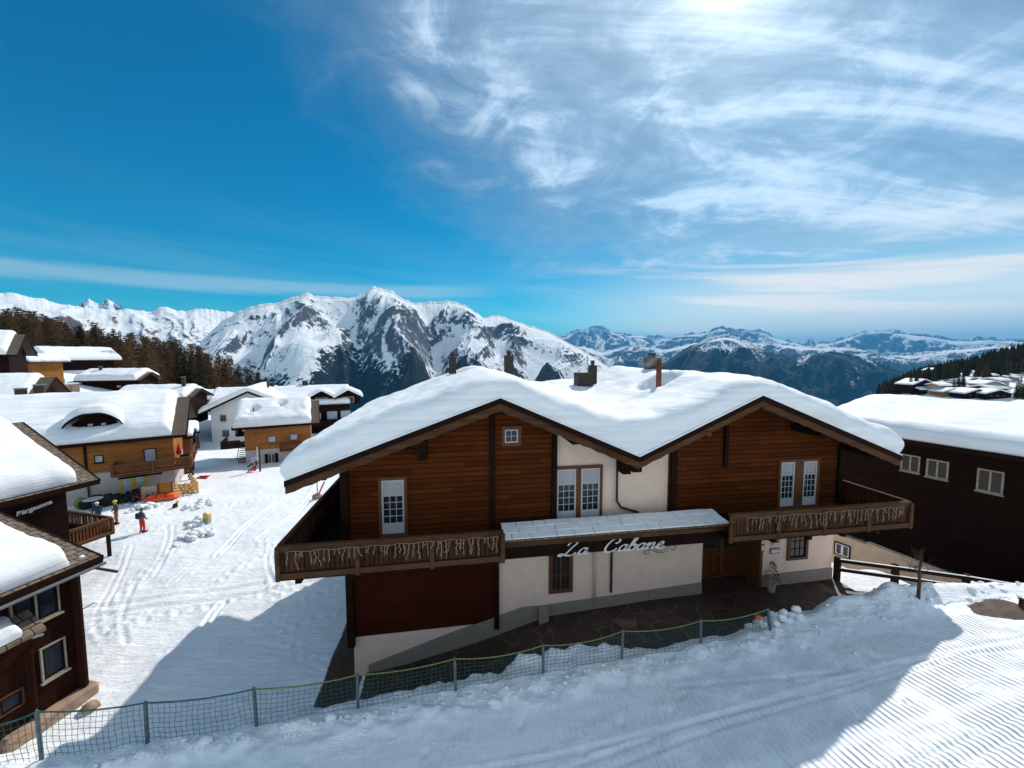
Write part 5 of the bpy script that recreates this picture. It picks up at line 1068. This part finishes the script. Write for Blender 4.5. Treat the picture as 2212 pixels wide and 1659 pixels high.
table(202,1101,'white round standing table left of the person in the white hat',.62,'white_paint',.95); table(290,1085,'dark round table among the terrace chairs',.5,'black')
def pile():
    p=gp(245,1088); rt=root('covered_stack','long dark tarpaulin covered stack on the inn terrace','stack',tuple(p),R(36)); m=MB(); q=random.Random(6)
    for k in range(7): m.blob((-1.6+k*.62,.0,.45),.55,.55,.55+.15*math.sin(k*1.3),k,.12)
    m.build('tarpaulin',MT['black'],rt,True); MB().blob((-1.9,-.1,.5),.4,.3,.5,9,.15).build('yellow_cushion',MT['rope'],rt,True)
pile()
def umbrella():
    p=at(387,977,36.5); rt=root('closed_umbrella','closed red parasol on the corner of the inn balcony','umbrella',(p[0],p[1],p[2]-.6)); m=MB(); m.tube([(0,0,.45),(0,0,.6),(0,0,1.1),(0,0,1.5)],[.18,.24,.13,.02],10); m.build('canopy',MT['red'],rt,True); MB().tube([(0,0,-.6),(0,0,1.55)],.03,8).build('pole',MT['metal_grey'],rt)
umbrella()
def lamp():
    p=gp(430,966,40); d=p[1]; rt=root('street_lamp','old style street lamp with a lantern beside the snow lane','lamp',tuple(p)); H=58/FPX*d
    MB().tube([(0,0,-.3),(0,0,.6),(0,0,.61),(0,0,H*.83)],[.11,.11,.06,.045],10).build('pole',MT['metal_post'],rt); MB().tube([(0,0,H*.83),(0,0,H*.84),(0,0,H*.94)],[.1,.17,.27],6).build('lantern',MT['glass_blue'],rt)
    MB().tube([(0,0,H*.941),(0,0,H*.96),(0,0,H)],[.36,.22,.03],6).build('lantern_roof',MT['black'],rt)
lamp()
def notice():
    p=gp(409,956,40); d=p[1]; rt=root('info_board','small square tan notice board on a thin post left of the street lamp','sign',tuple(p)); MB().tube([(0,0,-.3),(0,0,2.2)],.05,8).build('post',MT['metal_post'],rt); MB().box(-.65,.65,-.06,-.051+.0,2.1,3.3).build('panel',MT['pine'],rt); m=MB(); ring(m,-.7,.7,2.05,3.35,.1,-.09,-.062); m.build('frame',MT['casing'],rt); MB().box(-.3,.3,-.07,-.0605,2.4,3.0).build('emblem',MT['rope'],rt)
notice()
def sign_pole():
    p=gp(562,1019); d=p[1]; H=56/FPX*d; rt=root('sign_pole','tall weathered pole with a narrow white plate beside the seated skiers','pole',tuple(p)); MB().tube([(0,0,-.4),(.03,0,H)],[.10,.08],8).build('pole',MT['beam'],rt); MB().box(-.28,-.12,-.05,-.0,H*.45,H*.98).build('plate',MT['white_paint'],rt); MB().tube([(-.15,-.02,H*.6),(.05,0,H*.6)],.025,6).build('bracket',MT['metal_grey'],rt)
sign_pole()
def small_sled():
    p=gp(439,1033); rt=root('red_sled','small red plastic sled on the snow beside the crouching skier','sled',tuple(p),R(10)); m=MB(); m.prism([(-.5,.12),(-.45,.0),(.4,.0),(.62,.22),(.58,.26),(.36,.06),(-.42,.06),(-.46,.14)],lambda a,b,e:(a,e,b+.03),-.27,.27); m.build('shell',MT['red'],rt); 
    for y in(-.27,.27): MB().box(-.45,.45,y-.02,y+.02,.09,.20).build('side_rim',MT['red'],rt)
small_sled()
def pad_post():
    p=gp(448,1131); rt=root('padded_marker','yellow and grey padded marker post standing by the snow clods','marker',tuple(p),R(-15)); MB().box(-.26,.26,-.16,.16,-.1,.42).build('lower_pad',MT['concrete'],rt,bev=.04); MB().box(-.26,.26,-.16,.16,.421,.78).build('upper_pad',MT['yellow'],rt,bev=.04); MB().prism([(-.2,.78),(.2,.78),(.08,.9),(-.15,.88)],lambda a,b,e:(a,e,b),-.1,.1).build('snow_top',MT['snow'],rt)
pad_post()
def stump():
    p=gp(377,1094); rt=root('stump','short brown tree stump in the sunny snow bank before the deck','stump',tuple(p)); MB().tube([(0,0,-.1),(.1,0,.3),(.28,0,.52)],[.2,.17,.16],9).build('wood',MT['beam'],rt); MB().tube([(.28,0,.521),(.285,0,.53)],.15,9).build('cut_face',MT['pine'],rt)
stump()
def heap(u,v,n,sz,seed,lab):
    p=gp(u,v); q=random.Random(seed); m=MB()
    for k in range(n): r=q.choice([.08,.1,.13,.16,.22])*sz; m.blob((q.gauss(0,.42*sz),q.gauss(0,.38*sz),r*.3+abs(q.gauss(0,.07))),r*1.2,r,r*.85,k+seed,.28,2)
    o=m.build('snow_heap',MT['snow'],None,True); o.location=p; tag(o,kind='stuff')
heap(437,1090,34,1.2,1,'round heap of snow clods before the pine deck'); heap(430,1130,34,1.0,2,'loose heap of snow clods left of the yellow marker'); heap(428,1160,42,1.1,3,'low spread heap of snow clods nearest the chalet on the open piste'); heap(310,1096,30,1.3,4,'snow bank clods beside the orange sled')
def slalom():
    p=gp(686,1076); rt=root('barrier_pole','red barrier pole leaning on a grey stake beside the left balcony','barrier',tuple(p)); MB().tube([(0,0,-.2),(0,0,1.6)],.05,8).build('stake',MT['metal_grey'],rt); MB().tube([(.05,-.1,.1),(.65,.1,1.5)],.07,8).build('pole',MT['red'],rt); MB().blob((0,-.05,.12),.45,.35,.3,3,.2).build('foot_stone',MT['stone'],rt,True)
slalom()
def stone_wall(u0,u1,v,h,lab,mt):
    a=gp(u0,v);b=gp(u1,v); yaw=math.atan2(b[1]-a[1],b[0]-a[0]); L=math.hypot(b[0]-a[0],b[1]-a[1]); rt=root('retaining_wall',lab,'wall',tuple(a),yaw); q=random.Random(int(u0)); m=MB(); x=0
    while x<L: w=q.uniform(.5,1.1); m.box(x,min(x+w-.02,L),-.2+q.uniform(-.05,.05),.25,-.6,h*q.uniform(.9,1.08)); x+=w
    m.build('stones',MT[mt],rt,bev=.04); MB().box(0,L,-.1,.35,h*1.08+.002,h*1.08+.25).build('snow_top',MT['snow'],rt,bev=.1)
stone_wall(64,140,833,1.0,'upper dark boulder wall on the slope below the white based chalet','stone'); stone_wall(72,172,846,.9,'lower tan retaining wall just above the inn roof','stone_tan')
# ------------------------------------------------------------------ people
POSE={
'stand':dict(pel=(0,0,.95),ch=(0,.01,1.28),nk=(0,.02,1.47),hd=(0,.05,1.60),ht=(0,.06,1.70),sL=(-.19,0,1.40),eL=(-.27,.0,1.13),wL=(-.25,.16,.95),hL=(-.23,.23,.90),sR=(.19,0,1.40),eR=(.27,.0,1.13),wR=(.25,.14,.95),hR=(.23,.21,.90),pL=(-.10,0,.90),kL=(-.12,.03,.50),aL=(-.13,0,.10),tL=(-.14,.17,.06),pR=(.10,0,.90),kR=(.13,.03,.50),aR=(.14,0,.10),tR=(.15,.17,.06)),
'crouch':dict(pel=(0,-.12,.68),ch=(0,.16,.92),nk=(0,.30,1.02),hd=(0,.40,1.10),ht=(0,.46,1.18),sL=(-.2,.22,.98),eL=(-.45,.20,.85),wL=(-.62,.25,.66),hL=(-.68,.27,.60),sR=(.2,.22,.98),eR=(.45,.20,.85),wR=(.64,.22,.70),hR=(.70,.24,.64),pL=(-.12,-.1,.64),kL=(-.17,.2,.40),aL=(-.18,-.02,.10),tL=(-.18,.16,.06),pR=(.12,-.1,.64),kR=(.17,.2,.40),aR=(.18,-.02,.10),tR=(.18,.16,.06)),
'sit':dict(pel=(0,-.1,.18),ch=(0,-.14,.50),nk=(0,-.08,.70),hd=(0,-.03,.83),ht=(0,.0,.93),sL=(-.2,-.12,.63),eL=(-.32,-.02,.40),wL=(-.24,.2,.36),hL=(-.2,.27,.35),sR=(.2,-.12,.63),eR=(.32,-.02,.40),wR=(.24,.2,.36),hR=(.2,.27,.35),pL=(-.11,-.05,.16),kL=(-.16,.36,.36),aL=(-.17,.66,.10),tL=(-.17,.82,.12),pR=(.11,-.05,.16),kR=(.16,.36,.36),aR=(.17,.66,.10),tR=(.17,.82,.12))}
BON=[('pel','ch'),('ch','nk'),('nk','hd'),('hd','ht')]+[(a+s,b+s) for s in'LR' for a,b in(('s','e'),('e','w'),('w','h'),('p','k'),('k','a'),('a','t'))]+[('ch','sL'),('ch','sR'),('pel','pL'),('pel','pR')]
RAD=dict(pel=.145,ch=.165,nk=.06,hd=.105,ht=.085,s=.085,e=.062,w=.048,h=.042,p=.105,k=.078,a=.062,t=.05)
def person(label,u,v,yaw,pose,jacket,pants,hat=None,hatmat=None,h=1.75,dmin=15,lift=0,pack=None):
    p=gp(u,v,dmin); ps=POSE[pose]; ks=list(ps); k_=h/1.75
    me=bpy.data.meshes.new('person'); me.from_pydata([tuple(c*k_ for c in ps[k]) for k in ks],[(ks.index(a),ks.index(b)) for a,b in BON],[])
    o=bpy.data.objects.new('person',me); col.objects.link(o); sk=o.modifiers.new('s','SKIN'); sk.use_smooth_shade=True; sk.branch_smoothing=.6
    for i,k in enumerate(ks): r=RAD.get(k,RAD.get(k[0]))*k_*(1.08 if k in('pel','ch') else 1); me.skin_vertices[0].data[i].radius=(r*(1.12 if k in('pel','ch') else 1),r)
    me.skin_vertices[0].data[0].use_root=True; o.modifiers.new('u','SUBSURF').levels=1
    bpy.context.view_layer.update(); m2=bpy.data.meshes.new_from_object(o.evaluated_get(bpy.context.evaluated_depsgraph_get())); bpy.data.objects.remove(o)
    m2.materials.clear()
    for mm in(jacket,pants,MT['black'],MT['skin']): m2.materials.append(mm)
    J={k:Vector(ps[k])*k_ for k in ks}
    def seg(pt,a,b): d=b-a; t=max(0,min(1,(pt-a).dot(d)/d.length_squared)); return (pt-a-d*t).length
    zone={}; 
    for a,b in BON:
        z=0
        if a[0] in'k' and len(a)==2 and a!='ks': z=1
        if a in('pL','pR') or b in('pL','pR'): z=1
        if a in('aL','aR'): z=2
        if a in('wL','wR'): z=2
        if a in('nk','hd'): z=3
        zone[(a,b)]=z
    for f in m2.polygons: c=f.center; f.material_index=zone[min(BON,key=lambda e:seg(c,J[e[0]],J[e[1]]))]; f.use_smooth=True
    r=root('person',label,'person',(p[0],p[1],p[2]+lift),yaw); b=bpy.data.objects.new('body',m2); col.objects.link(b); b.parent=r
    hd=J['hd']; up=(J['ht']-J['hd']).normalized()
    # nose and goggles give the head a front
    MB().blob(tuple(hd+Vector((0,.115,-.005))*k_),.016,.022,.02,1,.05,1).build('nose',MT['skin'],b); MB().tube([tuple(hd+Vector((-.07,.075,.035))*k_),tuple(hd+Vector((0,.112,.035))*k_),tuple(hd+Vector((.07,.075,.035))*k_)],.024,6).build('goggles',MT['glass'],r,True)
    m=MB(); c=hd+up*.045*k_
    m.blob(tuple(c+Vector((0,-.012,.02))),.125*k_,.135*k_,.105*k_,3,.02,2); m.build(hat or 'hat',hatmat or MT['black'],r,True)
    if pack: ch=J['ch']; MB().box(ch.x-.15,ch.x+.15,ch.y-.34,ch.y-.16,ch.z-.22,ch.z+.2).build('backpack',pack,r,bev=.05)
    if pose=='crouch' or pose=='stand':
        for s in'LR':
            t=J['a'+s]; MB().box(t.x-.055,t.x+.055,t.y-.12,t.y+.24,-.02,.09).build('boot',MT['black'],r,bev=.03)
    return r
C=lambda n,c:plain(n,c,.8,.25,9.0,.3,20.0)
navy=C('navy cloth',(.02,.035,.07)); slate_=C('slate blue cloth',(.09,.12,.16)); olive=C('olive cloth',(.06,.055,.035)); rust=C('rust cloth',(.38,.10,.03)); redc=C('red cloth',(.62,.03,.025)); blackc=C('charcoal cloth',(.025,.023,.026)); yel=C('yellow helmet',(.60,.55,.03)); white=C('white hat',(.75,.75,.75)); darkred=C('dark red cloth',(.30,.03,.03))
person('person in a slate blue coat and bright red trousers standing alone on the piste',308,1150,R(-10),'stand',slate_,redc,'hood',slate_,1.8,pack=blackc)
person('person with a yellow helmet, olive jacket and rust trousers in front of the inn',253,1132,R(150),'stand',olive,rust,'helmet',yel,1.85)
person('person in a white hat and navy jacket behind the slatted balcony',213,1131,R(200),'stand',navy,navy,'hat',white,1.7)
person('person in a red jacket standing under the street lamp',428,968,R(60),'stand',redc,blackc,'hat',blackc,1.8,30,pack=redc)
person('person in dark jacket with red trousers by the inn balcony corner',397,981,R(-20),'stand',blackc,darkred,'hat',darkred,1.75,30)
person('person in black crouching with arms spread beside the red sled',414,1036,R(170),'crouch',blackc,blackc,'hat',blackc,1.75)
person('person in a dark jacket and red trousers sitting in the snow at the sign pole',549,1019,R(160),'sit',darkred,redc,'helmet',C('pink grey helmet',(.35,.25,.26)),1.75)
person('person in black with a grey helmet sitting just behind the red trousered one',552,1013,R(120),'sit',blackc,blackc,'helmet',C('grey helmet',(.3,.3,.32)),1.75,lift=.3)
def smoke():
    m=bpy.data.materials.new('smoke'); m.use_nodes=True; nt=m.node_tree; nt.nodes.clear(); p=N(nt,'ShaderNodeTexCoord').outputs['Object']
    n=NOISE(nt,p,2.2,4.0,.6); r=V_(nt,'LENGTH',V_(nt,'MULTIPLY',p,(1/.85,1/.5,1/.42))); d=M_(nt,'MULTIPLY',SS(nt,r,1.0,.25),SS(nt,n,.44,.66)); v=N(nt,'ShaderNodeVolumePrincipled',{'Color':(.9,.9,.9,1),'Density':M_(nt,'MULTIPLY',d,1.6)}); N(nt,'ShaderNodeOutputMaterial',{'Volume':v.outputs[0]})
    o=MB().blob((0,0,0),.85,.5,.42,1,.0,2).build('smoke',m); x,y,z=HP(14.2,-3.5,-.30); o.location=(x,y,z); o.rotation_euler=(0,R(-14),0); tag(o,kind='stuff')
smoke()
# ------------------------------------------------------------------ air
def haze():
    m=bpy.data.materials.new('haze air'); m.use_nodes=True; nt=m.node_tree; nt.nodes.clear()
    v=N(nt,'ShaderNodeVolumePrincipled',{'Color':(.10,.52,1.0,1),'Density':HAZE_D,'Anisotropy':0.0}); o=N(nt,'ShaderNodeOutputMaterial',{'Volume':v.outputs[0]})
    b=MB().box(-61000,61000,-2000,61000,-1260,2700).build('haze',m); tag(b,kind='stuff')
HAZE_D=2.6e-5
haze()
